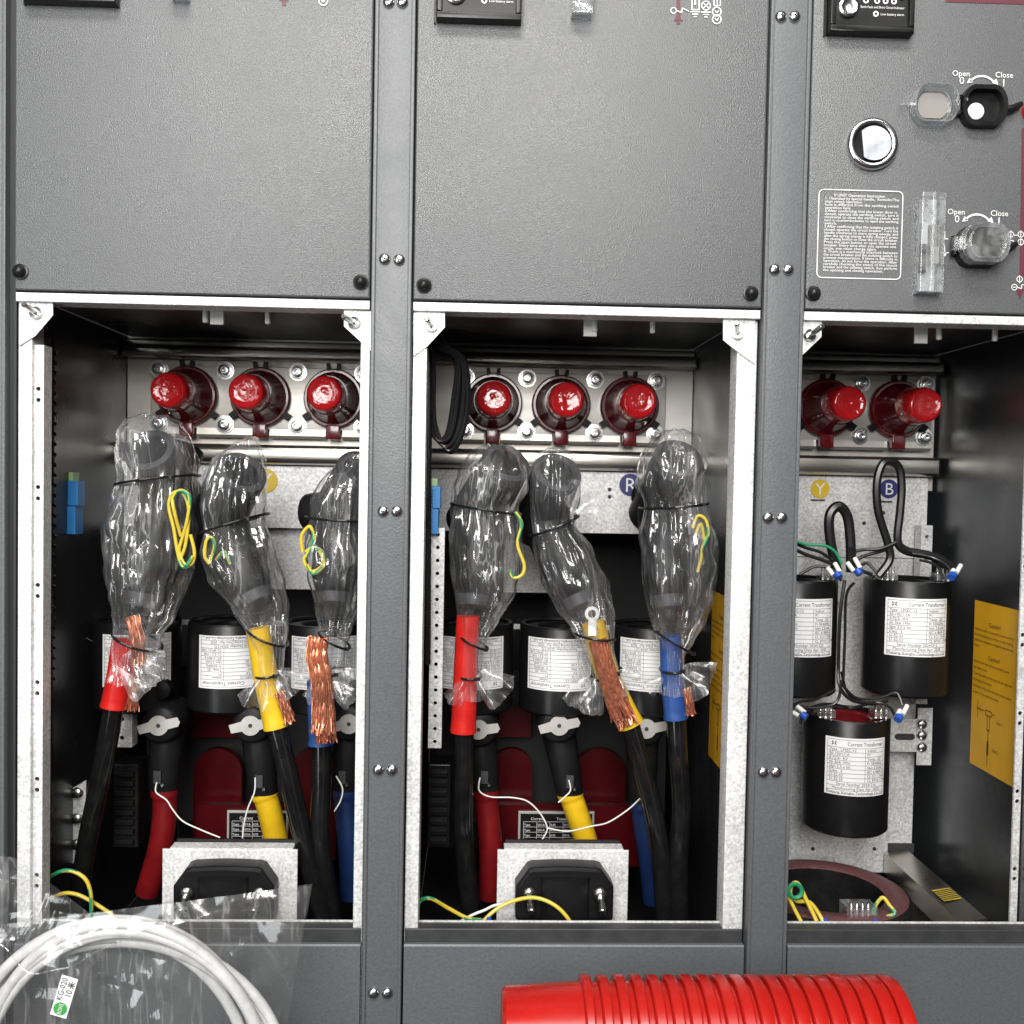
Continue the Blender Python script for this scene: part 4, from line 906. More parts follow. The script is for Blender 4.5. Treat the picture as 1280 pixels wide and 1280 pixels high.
def bag(label, rows, ties, seed, y0=.118, depth=1.45, ruffle=None, n=120, tail=None):
    """gathered film tube; rows are (py, left px, right px) of its outline"""
    rows = sorted(rows); top = rows[0][0]; bot = rows[-1][0]; m_ = int((bot-top)/2.6)
    def at(py):
        for (a, l0, r0), (b_, l1, r1) in zip(rows, rows[1:]):
            if a <= py <= b_:
                t = (py-a)/(b_-a); t = t*t*(3-2*t)*.5+t*.5; return l0+(l1-l0)*t, r0+(r1-r0)*t
        return rows[-1][1:]
    vs = []; fs = []; tie_y = [t[0] for t in ties]
    for i in range(m_+1):
        py = top+(bot-top)*i/m_; l, r = at(py); cx = (l+r)/2; hw = (r-l)/2; c = P(cx, py, y0); k = S(y0)
        g = max([math.exp(-((py-ty)/26)**2) for ty in tie_y]+[0]); dep = max(.027, min(.064, hw*k*depth))
        for j in range(n):
            th = 2*math.pi*j/n
            pl = noise.noise(Vector((math.cos(th)*5.0, math.sin(th)*5.0, seed*3.1+i*.012)))
            pl2 = noise.noise(Vector((math.cos(th)*12, math.sin(th)*12, seed*7.7+i*.035)))
            cr = noise.noise(Vector((math.cos(th)*3, math.sin(th)*3, seed+i*.10)))
            sharp = 1-abs(pl)*2.0; amp = .075+.10*g
            cz_ = 1-2*abs(noise.noise(Vector((math.cos(th)*4.2+i*.05, math.sin(th)*4.2, seed*1.7+i*.09))))
            f = 1-amp*(sharp*.9+.1)+.022*pl2*(1-.3*g)+.09*cr*(1-.6*g)-.035*cz_*(1-.5*g)
            x = math.sin(th)*hw*k*f; yy = -math.cos(th)*dep*f
            vs.append(c+Vector((x, yy, cr*.003*(1-g))))
    for i in range(m_):
        for j in range(n):
            j2 = (j+1) % n; fs.append((i*n+j, i*n+j2, (i+1)*n+j2, (i+1)*n+j))
    fs.append(tuple(range(n)))
    base = P(sum(rows[-1][1:])/2, bot, y0); t = thing('plastic_bag', label, 'plastic bag', base, 'bags over the connectors'); ORG[t] = base
    MB().add(vs, fs).build('film', 'film', t, 70)
    for ty, l, r, dy in ties:       # thin black ties round the neck
        k = S(y0); s = MB(); pts = []
        a, b_ = at(ty); hw = (b_-a)/2*k*1.0; dep = max(.027, min(.064, (b_-a)/2*k*depth))*1.02; cx = P((a+b_)/2, ty, y0)
        for q in range(29):
            th = 2*math.pi*q/28; pts.append(cx+Vector((math.sin(th)*hw*1.0, -math.cos(th)*dep, -math.sin(th)*dy*k*.5)))
        s.tube(pts, .0016, 6, smooth=False, caps=False)
        hp = pts[5 if dy > 0 else 3]; s.obox(hp, (.005, 0, 0), (0, .004, 0), (0, 0, .004)); s.build('cable_tie', 'tie', t)
    if ruffle:                      # loose film fanned out under the lowest tie
        for (px, py, qx, qy, wpx) in ruffle:
            s = MB()
            a, b_ = P(px, py, y0-.02), P(qx, qy, y0-.026); d = b_-a; sd = d.cross(Vector((0, 1, 0))).normalized(); nn, mm = 22, 16; v2 = []
            for i in range(mm+1):
                q = i/mm; ww = wpx*1.15*S(y0)*(.25+.75*q**.7)
                for j in range(nn+1):
                    u = j/nn*2-1; wob = math.sin(u*5+seed+px)*.007*q+noise.noise(Vector((u*2, q*2, seed+px*.1)))*.010*q
                    v2.append(a+d*(q*(1-.18*u*u+.10*noise.noise(Vector((u*4, seed, px)))))+sd*u*ww/2+Vector((0, -wob, 0)))
            s.add(v2, [(i*(nn+1)+j, i*(nn+1)+j+1, (i+1)*(nn+1)+j+1, (i+1)*(nn+1)+j) for i in range(mm) for j in range(nn)])
            s.build('loose_end', 'film_soft', t, 70)
    return t
bag('clear bag wrapped over the leftmost connector, beside the blue terminals', [(519, 178, 206), (527, 158, 224), (545, 147, 238), (575, 147, 248), (598, 151, 246), (625, 138, 246), (660, 128, 246), (700, 133, 242), (740, 141, 230), (775, 145, 216), (798, 144, 200), (825, 142, 196), (848, 138, 205)],
    [(600, 0, 0, -14), (800, 0, 0, 24)], 1, ruffle=[(150, 825, 195, 850, 60), (160, 815, 205, 838, 40)])
bag('clear bag wrapped over the connector in the middle of the left cabinet', [(546, 313, 318), (556, 288, 325), (575, 266, 332), (600, 256, 334), (630, 250, 336), (656, 254, 334), (690, 250, 345), (725, 262, 355), (760, 290, 362), (788, 308, 360), (815, 317, 356), (842, 321, 354), (866, 322, 362)],
    [(654, 0, 0, -26), (795, 0, 0, 22), (842, 0, 0, -4)], 2, ruffle=[(345, 840, 375, 862, 40), (328, 850, 312, 885, 36)])
bag('clear bag over the connector partly behind the right frame of the left cabinet', [(568, 440, 466), (578, 422, 476), (600, 402, 480), (628, 386, 480), (648, 384, 478), (680, 378, 478), (720, 384, 470), (755, 392, 458), (785, 398, 442), (815, 400, 432), (842, 394, 430), (866, 396, 440)],
    [(648, 0, 0, 4), (800, 0, 0, 20), (840, 0, 0, -4)], 3, ruffle=[(410, 845, 450, 866, 50), (402, 850, 392, 880, 30)])
bag('clear bag wrapped over the connector beside the perforated strip of the middle cabinet', [(556, 606, 640), (566, 588, 654), (590, 570, 664), (612, 564, 664), (632, 564, 652), (665, 560, 657), (705, 561, 656), (740, 566, 648), (775, 571, 626), (800, 573, 610), (822, 573, 604), (845, 573, 603), (872, 572, 608)],
    [(636, 0, 0, 12), (802, 0, 0, 18), (844, 0, 0, 0)], 4, ruffle=[(598, 842, 634, 872, 44), (582, 850, 562, 880, 24)])
bag('clear bag wrapped over the connector with the ring lug in the middle cabinet', [(560, 684, 706), (570, 668, 718), (595, 658, 728), (625, 658, 728), (655, 662, 722), (690, 664, 746), (725, 674, 760), (760, 692, 768), (785, 712, 768), (812, 727, 768), (840, 738, 776), (866, 742, 786)],
    [(657, 0, 0, -26), (794, 0, 0, 6), (842, 0, 0, -14)], 5, ruffle=[(742, 848, 726, 890, 50), (772, 840, 790, 862, 40), (712, 636, 738, 614, 50)])
bag('clear bag wrapped over the connector beside the amber caution sheet', [(538, 832, 858), (546, 816, 874), (570, 800, 884), (605, 792, 886), (632, 800, 884), (665, 797, 894), (705, 799, 896), (745, 804, 892), (775, 811, 882), (800, 819, 868), (818, 824, 856), (842, 826, 854), (866, 822, 860)],
    [(632, 0, 0, -8), (803, 0, 0, 26), (836, 0, 0, -4)], 6, ruffle=[(852, 838, 888, 856, 50), (828, 846, 806, 858, 30)])

# ================================================================== wiring and small fittings
def wire(label, cat, pts, r=.0022, m_='wire_b', grp=None, name='wire', two=None):
    s = MB()
    if two: s.tube([P(*a) for a in pts], r, 8, 10, mf=lambda i, k: 1 if ((k+i//4) % 8) in (0, 1, 2) else 0); mats = list(two)
    else: s.tube([P(*a) for a in pts], r, 8, 10); mats = m_
    return tag(s.build(name, mats, None, 40), label, cat, grp)
yw = .055
EW = ('wire_y', 'wire_g')
wire('yellow green earth wire arching highest above the tubing bag', 'wire', [(46, 1160, yw), (47, 1125, yw), (60, 1099, yw), (82, 1088, yw), (104, 1096, yw), (113, 1115, yw), (114, 1150, yw)], two=EW, grp='earth wires', name='earth_wire')
wire('lower yellow earth wire behind the tubing bag', 'wire', [(44, 1165, yw+.01), (52, 1135, yw+.01), (72, 1119, yw+.01), (92, 1117, yw+.01), (115, 1127, yw+.01), (150, 1150, yw+.01)], m_='wire_y', grp='earth wires', name='earth_wire')
wire('yellow green earth wire curling at the left of the middle sill', 'wire', [(523, 1180, yw-.02), (519, 1150, yw-.01), (524, 1128, yw), (538, 1123, yw), (560, 1135, yw+.01), (585, 1148, yw+.01), (610, 1153, yw), (614, 1175, yw)], two=EW, grp='earth wires', name='earth_wire')
wire('yellow earth wire arching in front of the middle cable clamp', 'wire', [(590, 1180, yw-.02), (604, 1152, yw-.02), (630, 1131, yw-.015), (665, 1122, yw-.01), (694, 1132, yw-.015), (714, 1155, yw-.02), (717, 1180, yw-.02)], m_='wire_y', grp='earth wires', name='earth_wire')
wire('pair of twisted white wires left of the middle cable clamp', 'wire', [(560, 1160, yw+.02), (590, 1144, yw+.02), (605, 1138, yw+.02), (622, 1131, yw+.02), (650, 1132, yw+.03), (668, 1170, yw+.02)], .0016, 'wire_w')
for a, b_ in ((713, 1160), (611, 1152)):
    q = P(a, b_, yw-.02)
    tag(MB().lathe(q-Vector((0, 0, .010)), (0, 0, 1), [(0, .0034), (.012, .0034), (.016, .0026)], 12).build('wire_lug', 'lug', None, 40), 'blue wire lug under the %s earth wire of the middle cabinet' % ('arching' if a > 700 else 'curling'), 'wire lug')
wire('yellow earth wire looped at the left of the resin ring', 'wire', [(1030, 1185, .02), (1022, 1155, .03), (1008, 1125, .04), (998, 1105, .045), (990, 1106, .045), (988, 1118, .045), (996, 1126, .045), (1012, 1128, .045), (1025, 1145, .04), (1034, 1165, .03)], .0024, m_='wire_y', grp='earth wires', name='earth_wire')
wire('straight yellow earth wire at the foot of the right post', 'wire', [(984, 1118, .045), (995, 1140, .035), (1010, 1168, .02), (1018, 1185, .015)], .0022, m_='wire_y', grp='earth wires', name='earth_wire')
s = MB(); c = P(993, 1113, .043)
s.lathe(c, (0, -1, .2), [(0, .0095), (.004, .0100), (.006, .0080), (.004, .0055), (0, .0055)], 20, caps=False)
tag(s.build('wire_grommet', 'wire_g', None, 40), 'green ring around the looped earth wire at the right post', 'ring')
wire('yellow green earth wire zigzagging on the resin ring', 'wire', [(1098, 1185, .035), (1094, 1150, .05), (1093, 1135, .06), (1103, 1122, .06), (1112, 1132, .055), (1118, 1142, .05), (1105, 1148, .05), (1108, 1155, .045), (1120, 1158, .04), (1108, 1162, .035), (1096, 1175, .03)], .0022, two=EW, grp='earth wires', name='earth_wire')
for i, (a, b_) in enumerate(((1032, 1157), (1094, 1158))):
    q = P(a, b_, .036)
    tag(MB().lathe(q-Vector((0, 0, .006)), (0, 0, 1), [(0, .0036), (.010, .0036), (.014, .0026)], 12).build('wire_lug', 'lug', None, 40), 'blue wire lug below the %s earth wire' % ('looped', 'zigzag')[i], 'wire lug')
# thin white tell-tale wires on the plugs
ys = .150
for lab, pts in (('thin white wire from the red plug of the left cabinet', [(196, 978, ys), (195, 990, ys), (208, 1000, ys), (216, 1012, ys), (228, 1026, ys), (248, 1036, ys), (275, 1047, ys)]),
                 ('thin white wire from the yellow plug of the left cabinet', [(319, 972, ys), (318, 990, ys), (310, 1010, ys), (305, 1030, ys), (303, 1050, ys)]),
                 ('thin white wire from the blue plug of the left cabinet', [(420, 970, ys), (428, 985, ys), (426, 1000, ys), (418, 1014, ys)]),
                 ('thin white wire from the red plug of the middle cabinet', [(600, 972, ys), (599, 988, ys), (613, 996, ys), (640, 997, ys), (660, 1002, ys), (676, 1018, ys), (684, 1036, ys), (676, 1052, ys)]),
                 ('thin white wire from the yellow plug of the middle cabinet', [(711, 975, ys), (713, 988, ys), (705, 997, ys), (698, 1003, ys)]),
                 ('thin white wire strung to the right across the yellow sleeve', [(684, 1035, ys), (710, 1039, ys), (738, 1033, ys-.008), (760, 1028, ys), (785, 1012, ys), (800, 998, ys)])):
    wire(lab, 'wire', pts, .0009, 'wire_w', 'thin white wires')
wire('hair-thin pale wire on the dark left wall', 'wire', [(68, 755, .2), (85, 770, .2), (105, 795, .2), (130, 808, .2)], .0006, 'rubber_grey')

# left wall of the left cabinet: sleeved loom, blue terminals, angle bits
s = MB(); pts = []
for i in range(0, 331):
    t = i/330; c = P(64-2*t, 440+415*t, .085); a = i*.62; pts.append(c+Vector((.0052*math.cos(a), .0052*math.sin(a), 0)))
t = thing('wire_loom', 'black spiral-wrapped wire loom down the left wall', 'wire loom', P(62, 855, .085))
s.tube(pts, .0016, 5, smooth=False); s.build('spiral_wrap', 'black', t, 40)
MB().tube([P(62, 380, .11), P(63, 430, .09), P(64, 480, .085), P(63, 650, .085), P(62, 860, .085), P(60, 1050, .1)], .0042, 10).build('wires', 'wire_b', t, 40)
def terminals(x0, x1, y0, y1, y, label, half=False):
    a, b_ = P(x0, y0, y), P(x1, y1, y); h = a.z-b_.z; wd = b_.x-a.x
    t = thing('terminal_connector', label, 'terminal block', ((a.x+b_.x)/2, y, b_.z), 'blue terminal connectors')
    MB().box(a.x, b_.x, y, y+.022, b_.z+h*.46, a.z-h*.14, .001).build('socket', 'bluebox', t)
    MB().box(a.x-.001, b_.x-.002, y-.002, y+.022, b_.z, b_.z+h*.45, .001).build('plug', 'bluebox', t)
    MB().box(a.x+wd*.15, b_.x-wd*.25, y+.002, y+.022, a.z-h*.139, a.z, .001).build('end_stop', 'greenbox', t)
    for i in range(14):
        z = b_.z+h*(.04+.058*i); MB().box(a.x+.0005, a.x+wd*.42, y-.0035, y-.0021 if i < 7 else y-.0001, z, z+h*.030).build('terminal_clip', 'bluebox', t)
terminals(68, 97, 590, 668, .14, 'blue terminal connector with a green end on the dark left wall')
terminals(535, 550, 598, 668, .09, 'narrow blue terminal connector beside the left frame of the middle cabinet')
def bits(par, x, y0, y1, y, mt='galv'):
    a, b_ = P(x, y0, y), P(x, y1, y)
    o = MB().prism([(0, b_.z), (.018, b_.z+.010), (.020, a.z), (.004, a.z-.010)], (1, 0, 0), (0, 0, 1), (0, .002, 0), (a.x, y, 0)).build('angle_bracket', mt, par)
    for q in (.25, .55, .85):
        inst(ME_CARR, o, (a.x+.010, y, b_.z+(a.z-b_.z)*q))
bits(A, 87, 975, 1082, .16)
for k, (par, px, ww) in enumerate(((A, 142, 30), (B, 536, 26))):
    t = thing('relay_block', ('small ribbed black terminal block behind the red cable of the left cabinet', 'small ribbed black terminal block low beside the left frame of the middle cabinet')[k], 'terminal block', P(px, 1060, .2))
    a, b_ = P(px, 955, .2), P(px+ww, 1060, .2)
    MB().box(a.x, b_.x, .2, .24, b_.z, a.z, .002).build('body', 'black', t)
    for i in range(8):
        z = b_.z+(a.z-b_.z)*(.06+.115*i); MB().box(a.x+.004, b_.x-.004, .194, .1999, z, z+.006, .0006).build('rib', 'rubber', t)
q = P(150, 893, .18); hole_strip(A, q.x-.010, q.x+.015, zz(150, 934, .18), zz(150, 840, .18), .18, .026, .0028, name='perforated_bracket')
q0, q1 = P(535, 935, .10), P(556, 660, .10); hole_strip(B, q0.x, q1.x, q0.z, q1.z, .10, .0155, .0022, name='perforated_bracket', phase=.5)

# black wire loop in the middle cabinet
s = MB(); rnd = random.Random(3)
for k in range(22):
    o = rnd.uniform(-12, 10); d = rnd.uniform(0, .02); y_ = .075+d
    s.tube([P(540+o*.4, 395, y_), P(548+o, 430, y_), P(575+o*.6, 450, y_+.01), P(577+o, 500, y_+.01), P(568+o, 545, y_), P(552+o, 556+o, y_), P(541+o*.4, 530, y_), P(540+o*.3, 470, y_), P(538+o*.3, 420, y_)], .0019, 6, 9)
tag(s.build('wire_bundle', 'wire_b', None, 40), 'hanging loop of thin black wires at the upper left of the middle cabinet', 'wires')
s = MB().tube([P(535, 400, .07), P(536, 500, .07), P(535, 600, .07), P(534, 830, .075)], .0042, 10); tag(s.build('wire_loom', 'black', None, 40), 'black wire loom behind the left frame of the middle cabinet', 'wire loom')

# right cabinet: looms, lugs, bracket, brace, resin ring
def loom(label, pts, r, grp='black wire looms'): return wire(label, 'wire loom', pts, r, 'wire_b', grp, 'wire_loom')
yl = .20
loom('short black wire loop below the yellow Y disc', [(1046, 712, yl), (1038, 675, yl), (1037, 645, yl), (1048, 633, yl), (1059, 645, yl), (1063, 675, yl), (1064, 715, yl)], .0068)
loom('tall black wire loop in front of the navy B disc', [(1098, 720, yl), (1112, 700, yl), (1110, 680, yl), (1098, 640, yl), (1096, 605, yl), (1102, 582, yl), (1112, 577, yl), (1124, 585, yl), (1127, 610, yl), (1125, 640, yl), (1122, 675, yl), (1132, 688, yl), (1160, 694, yl), (1180, 702, yl), (1194, 716, yl)], .0056)
loom('upper black wire crossing between the two loops', [(1066, 690, yl), (1080, 687, yl), (1100, 686, yl-.005), (1120, 678, yl-.006)], .0022)
loom('lower black wire crossing between the two loops', [(1062, 705, yl), (1080, 695, yl), (1105, 688, yl), (1118, 680, yl)], .0022)
loom('upper black wire entering from behind the right post', [(985, 675, yl-.02), (1005, 684, yl-.02), (1025, 690, yl-.02), (1040, 700, yl-.02)], .0020)
loom('lower black wire entering from behind the right post', [(985, 682, yl-.02), (1005, 692, yl-.02), (1028, 700, yl-.02), (1044, 706, yl-.02)], .0024)
wire('green wire entering from behind the right post', 'wire', [(985, 672, yl-.025), (1005, 680, yl-.025), (1030, 682, yl-.025), (1044, 690, yl-.025), (1052, 705, yl-.025)], .0018, 'wire_g')
loom('black wire hanging between the two upper transformers', [(1056, 725, .17), (1050, 770, .17), (1048, 830, .175), (1050, 858, .17), (1065, 875, .17), (1095, 880, .18)], .0024)
loom('thin black wire drooping under the upper right transformer', [(1048, 850, .18), (1070, 872, .18), (1100, 872, .18), (1120, 866, .18), (1128, 882, .17)], .0018)
loom('thin black wire drooping under the hidden transformer', [(990, 880, .17), (1015, 885, .17), (1045, 878, .17), (1052, 850, .17)], .0020)
loom('black wire reaching the left terminals of the upper right transformer', [(1090, 718, .17), (1075, 712, .17), (1066, 700, .18), (1063, 680, .2)], .0024)
for i, pts in enumerate(([(1000, 718, .17), (1020, 708, .17), (1040, 712, .165), (1052, 726, .16)], [(1068, 728, .165), (1058, 745, .17), (1056, 800, .18), (1054, 850, .18)], [(1150, 700, .19), (1165, 704, .18), (1175, 712, .17), (1178, 724, .165)], [(1140, 692, .195), (1165, 697, .19), (1185, 708, .175), (1188, 722, .165)],
                         [(1000, 905, .165), (1006, 890, .17), (1030, 880, .18), (1060, 884, .19)], [(1070, 884, .19), (1095, 878, .19), (1112, 884, .18), (1120, 898, .165)], [(1052, 840, .185), (1060, 866, .19), (1085, 880, .2), (1110, 876, .2)], [(988, 890, .16), (998, 878, .165), (1020, 874, .175), (1044, 862, .18)], [(1064, 700, .19), (1072, 708, .18), (1084, 704, .175), (1096, 716, .165)])):
    loom(('black wire arching onto the hidden transformer', 'black wire dropping beside the upper right transformer', 'short black wire at the right terminals of the upper transformer', 'outer black wire bending to the right terminals of the upper transformer', 'black wire rising from the left terminals of the lower transformer', 'black wire arching onto the right terminals of the lower transformer', 'black wire swinging behind the lower transformer', 'black wire low behind the right post', 'small black wire bridging to the upper right transformer')[i], pts, .0019)
for i, (a, b_, dx, dy, lab) in enumerate(((1049, 722, -8, -12, 'left of the gap at the upper transformers'), (1075, 718, -9, -14, 'at the left terminals of the upper right transformer'), (1189, 722, 6, -10, 'at the right terminals of the upper right transformer'), (1008, 897, -14, -10, 'at the left terminals of the lower transformer'), (1122, 900, 6, -12, 'at the right terminals of the lower transformer'))):
    o = P(a, b_, .155); d = (P(a+dx, b_+dy, .165)-o)
    t = thing('wire_lug', 'blue lug with white marker sleeves '+lab, 'wire lug', o, 'blue wire lugs in the right cabinet')
    MB().tube([o, o+d*.4], .0052, 10, 3).build('insulator', 'lug', t, 40)
    for e in (-1, 1): MB().tube([o+d*.4+Vector((e*.004, 0, e*.002)), o+d*1.25+Vector((e*.0045, 0, e*.003))], .0030, 10, 3).build('marker_sleeve', 'wire_w', t, 40)
a, b_ = P(1113, 898, .30), P(1160, 945, .30)
o = MB().box(a.x-.03, b_.x-.012, .298, .300, b_.z+.006, a.z, .0005).build('mounting_bracket', 'galv', C)
o2 = MB().box(b_.x-.018, b_.x+.003, .2955, .2975, b_.z-.012, a.z+.016, .0005).build('bracket_flange', 'galv', C)
for q in (905, 919, 934): inst(ME_CARR, o2, P(1152, q, .2955))
s = MB(); q = P(1131, 921, .2975); pts = [(q.x+dx, q.z+dz) for dx, dz in [(.010+.0045*math.cos(R_(t)), .0045*math.sin(R_(t))) for t in range(-90, 91, 30)]+[(-.010+.0045*math.cos(R_(t)), .0045*math.sin(R_(t))) for t in range(90, 271, 30)]]
s.prism(pts, (1, 0, 0), (0, 0, 1), (0, -.0006, 0), (0, .2979, 0)); s.build('slot', 'ink', C)
q0, q1 = P(1145, 880, .30), P(1166, 657, .30); hole_strip(C, q0.x, q1.x, q0.z, q1.z, .300, .031, .0026, name='perforated_bracket')
q = P(1126, 1060, YB+.009); MB().box(q.x-.019, q.x+.019, YB+.008, YB+.0095, q.z-.007, q.z+.007).build('slot', 'ink', C)
dots(C, [(1126, 1078)], YB+.0096, .0048)
for a, b_, yy in ((1214, 683, .26), (1202, 809, .26), (1199, 940, .26)):
    pass
# brace along the floor at the right wall, with hazard stripes
t = thing('floor_brace', 'bent steel brace on the floor of the right cabinet with black and yellow hatching', 'brace', (.605, .2, -.53))
ORG[t] = Vector((.605, .2, -.53))
MB().prism([(-.020, 0), (.014, .004), (.014, .002), (-.018, -.002), (-.018, -.030), (-.020, -.030)], (1, 0, 0), (0, 0, 1), (0, .225, 0), (.612, .100, -.524)).build('rail', 'steel', t)
s = MB()
for i in range(6):
    yy = .155+i*.005; s.add([(.597, yy, -.5208), (.622, yy+.006, -.5190), (.622, yy+.0085, -.5190), (.597, yy+.0025, -.5208)], [(0, 1, 2, 3)])
s.build('hazard_hatching', 'ink', t)
MB().add([(.598, .154, -.5214), (.623, .158, -.5196), (.623, .192, -.5196), (.598, .188, -.5214)], [(0, 1, 2, 3)]).build('hazard_ground', 'ydisc', t)
MB().box(.36, .64, .03, .32, -.5790, -.5765).build('floor_tray', 'steel', C)
MB().prism([(.50, .035), (.57, .035), (.57, .30), (.54, .30)], (1, 0, 0), (0, 1, 0), (0, 0, .003), (0, 0, -.560)).build('floor_strip', 'steel', C)
# resin ring
rc_ = Vector((.437, .128, -.560)); t = thing('ring_transformer', 'large dull red resin ring lying on the floor of the right cabinet', 'ring transformer', rc_)
MB().lathe(rc_, (0, 0, 1), [(0, .100), (.058, .102), (.062, .100), (.064, .096)], 64, caps=False).build('side', 'black', t, 40)
MB().lathe(rc_, (0, 0, 1), [(.064, .0962), (.0655, .094), (.0655, .072), (.063, .069)], 64, caps=False).build('top_face', 'rosy', t, 40)
MB().lathe(rc_, (0, 0, 1), [(.063, .0692), (.0, .068)], 64, caps=False).build('bore', 'black', t, 40)
q = P(1073, 1136, .062)
k = MB().box(q.x-.018, q.x+.018, .050, .075, q.z-.012, q.z+.006); k.build('terminal_block', 'clear', t)
MB().box(q.x-.014, q.x+.014, .055, .072, q.z-.011, q.z-.003).build('terminal_base', 'epoxy', t)
for i in range(4): MB().lathe((q.x-.010+.0066*i, .058, q.z-.004), (0, 0, 1), [(0, .003), (.006, .003), (.006, .002), (.013, .0018)], 10).build('terminal_screw', 'zinc', t)
MB().tube([q+Vector((-.002, -.012, -.008)), q+Vector((-.004, -.018, -.025)), q+Vector((-.004, -.020, -.06))], .0024, 8).build('lead', 'wire_b', t, 40)

# ================================================================== foreground: tubing in a bag
yf = -.085
t = thing('tubing_coil', 'coil of translucent white tubing in the clear bag at lower left', 'tubing', P(150, 1500, yf)); ORG[t] = P(150, 1500, yf)
rnd = random.Random(11); s = MB(); pts = []
cx, cy_ = 148, 1362
for i in range(0, 9*48+12):
    a = 2*math.pi*i/48; k = i/48
    ex = 218-40*abs(math.sin(k*1.15+.3))-5*math.sin(k*2.9); ey = 222-34*abs(math.sin(k*.83+.9))-5*math.cos(k*2.3)
    pts.append(P(cx+6*math.sin(k*1.9)+ex*math.sin(a), cy_+5*math.cos(k*2.7)-ey*math.cos(a), yf-.014+.028*(.5+.5*math.sin(k*1.9+a*.37))))
s.tube(pts, .0056, 12, 2); s.build('tube', 'tube', t, 60)
tb = thing('plastic_bag', 'large flat clear bag holding the white tubing at lower left', 'plastic bag', P(150, 1500, yf-.03)); ORG[tb] = P(150, 1500, yf-.03)
def sheet(corners, y, seed, amp, nu=90, nv=60, bulge=0.):
    tl, tr, br, bl = corners; vs = []
    for j in range(nv+1):
        for i in range(nu+1):
            u, v = i/nu, j/nv; x = (tl[0]*(1-u)+tr[0]*u)*(1-v)+(bl[0]*(1-u)+br[0]*u)*v; z = (tl[1]*(1-u)+tr[1]*u)*(1-v)+(bl[1]*(1-u)+br[1]*u)*v
            p = P(x, z, y); nz = noise.noise(Vector((p.x*16, p.z*16, seed)))+.5*(1-2*abs(noise.noise(Vector((p.x*11+p.z*9, p.z*26, seed+5)))))+.22*noise.noise(Vector((p.x*60, p.z*60, seed)))
            edge = min(1, min(u, 1-u, v*1.3)*7); vs.append(p+Vector((0, -bulge*edge+amp*nz*(.35+.65*edge), 0)))
    return vs, [(j*(nu+1)+i, j*(nu+1)+i+1, (j+1)*(nu+1)+i+1, (j+1)*(nu+1)+i) for j in range(nv) for i in range(nu)]
s = MB(); s.add(*sheet([(-90, 1168), (390, 1106), (352, 1330), (-90, 1330)], yf-.022, 3, .0065, bulge=.008)); s.build('front_film', 'baggie', tb, 80)
s = MB(); s.add(*sheet([(-90, 1166), (388, 1107), (350, 1330), (-90, 1330)], yf+.022, 9, .006, bulge=-.006)); s.build('back_film', 'baggie', tb, 80)
s = MB(); s.add(*sheet([(-90, 1062), (18, 1072), (112, 1142), (-90, 1200)], yf-.030, 14, .006, 50, 40)); s.build('flap', 'baggie', tb, 80)
# heat-seal seam: a thin raised weld
seam = [P(a, b_, yf-.041) for a, b_ in ((-20, 1168), (8, 1186), (22, 1204), (40, 1217), (70, 1212), (92, 1207), (118, 1191), (150, 1177), (182, 1163), (204, 1147), (222, 1131))]
MB().tube(seam, .0007, 6, 6).build('seal_seam', 'baggie', tb)
# paper sticker
q = P(80, 1246, yf-.053); c_, s_ = math.cos(R_(73)), math.sin(R_(73)); fu = lambda u, v, e=0: q+Vector((u*c_-v*s_, -e-(u*.05), u*s_+v*c_))
kk = S(yf-.053); hw, hh = 27*kk, 10.5*kk
st = MB().add([fu(-hw, -hh), fu(hw, -hh), fu(hw, hh), fu(-hw, hh)], [(0, 1, 2, 3)]).add([fu(-hw, -hh, -.0003), fu(hw, -hh, -.0003), fu(hw, hh, -.0003), fu(-hw, hh, -.0003)], [(3, 2, 1, 0)]).build('paper_label', 'white', tb)
p = MB(); f3 = lambda u, v: fu(u, v, .0004)
text(p, 'KG-020', f3, -hw*.22, hh*.15, .0078, width=hw*1.12); text(p, '10', f3, hw*.02, -hh*.78, .0084, width=hw*.36)
for (u0, v0, u1, v1) in ((-.5, 0, .5, 0), (0, -.5, 0, .5), (0, 0, -.42, -.42), (0, 0, .42, -.42), (-.3, .42, -.12, .14), (.3, .42, .12, .14)):   # the metre character
    ox, oy, z_ = hw*.64, -hh*.44, .0072; a = Vector((ox+u0*z_, oy+v0*z_)); b_ = Vector((ox+u1*z_, oy+v1*z_)); d = (b_-a).normalized(); n_ = Vector((-d.y, d.x))*.0004
    p.add([f3(*(a-n_)), f3(*(b_-n_)), f3(*(b_+n_)), f3(*(a+n_))], [(0, 1, 2, 3)])
p.build('printed_text', 'ink', st)
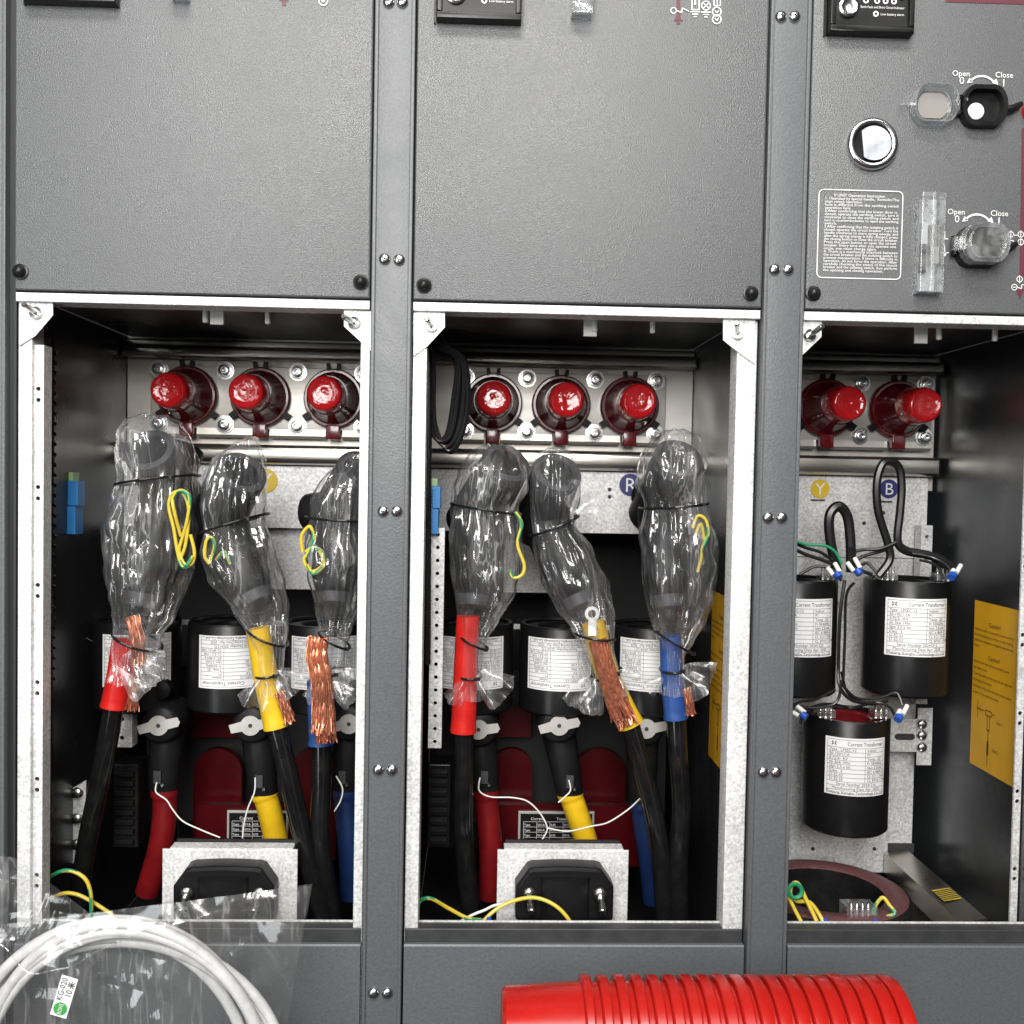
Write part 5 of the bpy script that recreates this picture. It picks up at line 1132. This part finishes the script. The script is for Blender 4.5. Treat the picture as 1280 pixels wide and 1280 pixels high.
g = MB(); g.add([f3(-hw*.60+8.6*kk*math.cos(R_(a)), 8.6*kk*math.sin(R_(a))) for a in range(0, 360, 15)], [tuple(range(24))]); g.build('printed_disc', 'greendot', st)
p = MB(); text(p, 'ROHS', lambda u, v: fu(u, v, .0008), -hw*.60, -.002, .0058, 'C', width=.0108); p.build('printed_letters', 'print', st)

# ================================================================== foreground: nested red caps
yr = -.20; kk = S(yr)
ordn = ['first', 'second', 'third', 'fourth', 'fifth', 'sixth', 'seventh', 'eighth', 'ninth', 'tenth', 'eleventh', 'twelfth', 'thirteenth', 'fourteenth', 'fifteenth', 'sixteenth', 'seventeenth', 'eighteenth', 'nineteenth', 'twentieth']
x_first = 728; step = 21.0; rad = .058
zc_ = P(880, 1227, yr-.0).z-rad
R0 = rad-.0056
for i in range(19):
    x0 = P(x_first+step*i, 1240, yr).x; wob = noise.noise(Vector((i*.9, 2, 3)))*.0012; L_ = 102*kk
    o = Vector((x0, yr+wob, zc_+noise.noise(Vector((i*.7, 9, 1)))*.0010))
    wr = step*kk*(.56+.36*i/18 if i < 18 else 1.0)
    # closed small end to the left, wide rim to the right
    prof = [(-L_, .004), (-L_, R0*.93-.003), (-L_+.003, R0*.93), (-.0008, R0), (0, rad-.001), (.001, rad), (wr-.0015, rad+.0002), (wr, rad-.0008), (wr-.001, rad-.0030), (0, R0-.002)]
    if i == 18: prof = [(-L_, .004), (-L_, R0*.93-.003), (-L_+.003, R0*.93), (-.0008, R0), (0, rad-.001), (.001, rad), (wr-.006, rad), (wr-.002, rad-.0015), (wr, rad-.005), (wr-.001, rad-.008), (0, R0-.002)]
    axis = Vector((1, noise.noise(Vector((i, 5, 5)))*.012, noise.noise(Vector((i, 8, 2)))*.010))
    lab = 'leftmost nested red plastic cup, its whole smooth body showing' if i == 0 else ('rightmost red plastic cup with a rounded end rim' if i == 18 else '%s red plastic cup rim from the left in the nested row' % ordn[i])
    ob = MB().lathe(o, axis, prof, 56, caps=False).build('red_cup', 'redplastic', None, 35); tag(ob, lab, 'cup', 'nested red plastic cups')
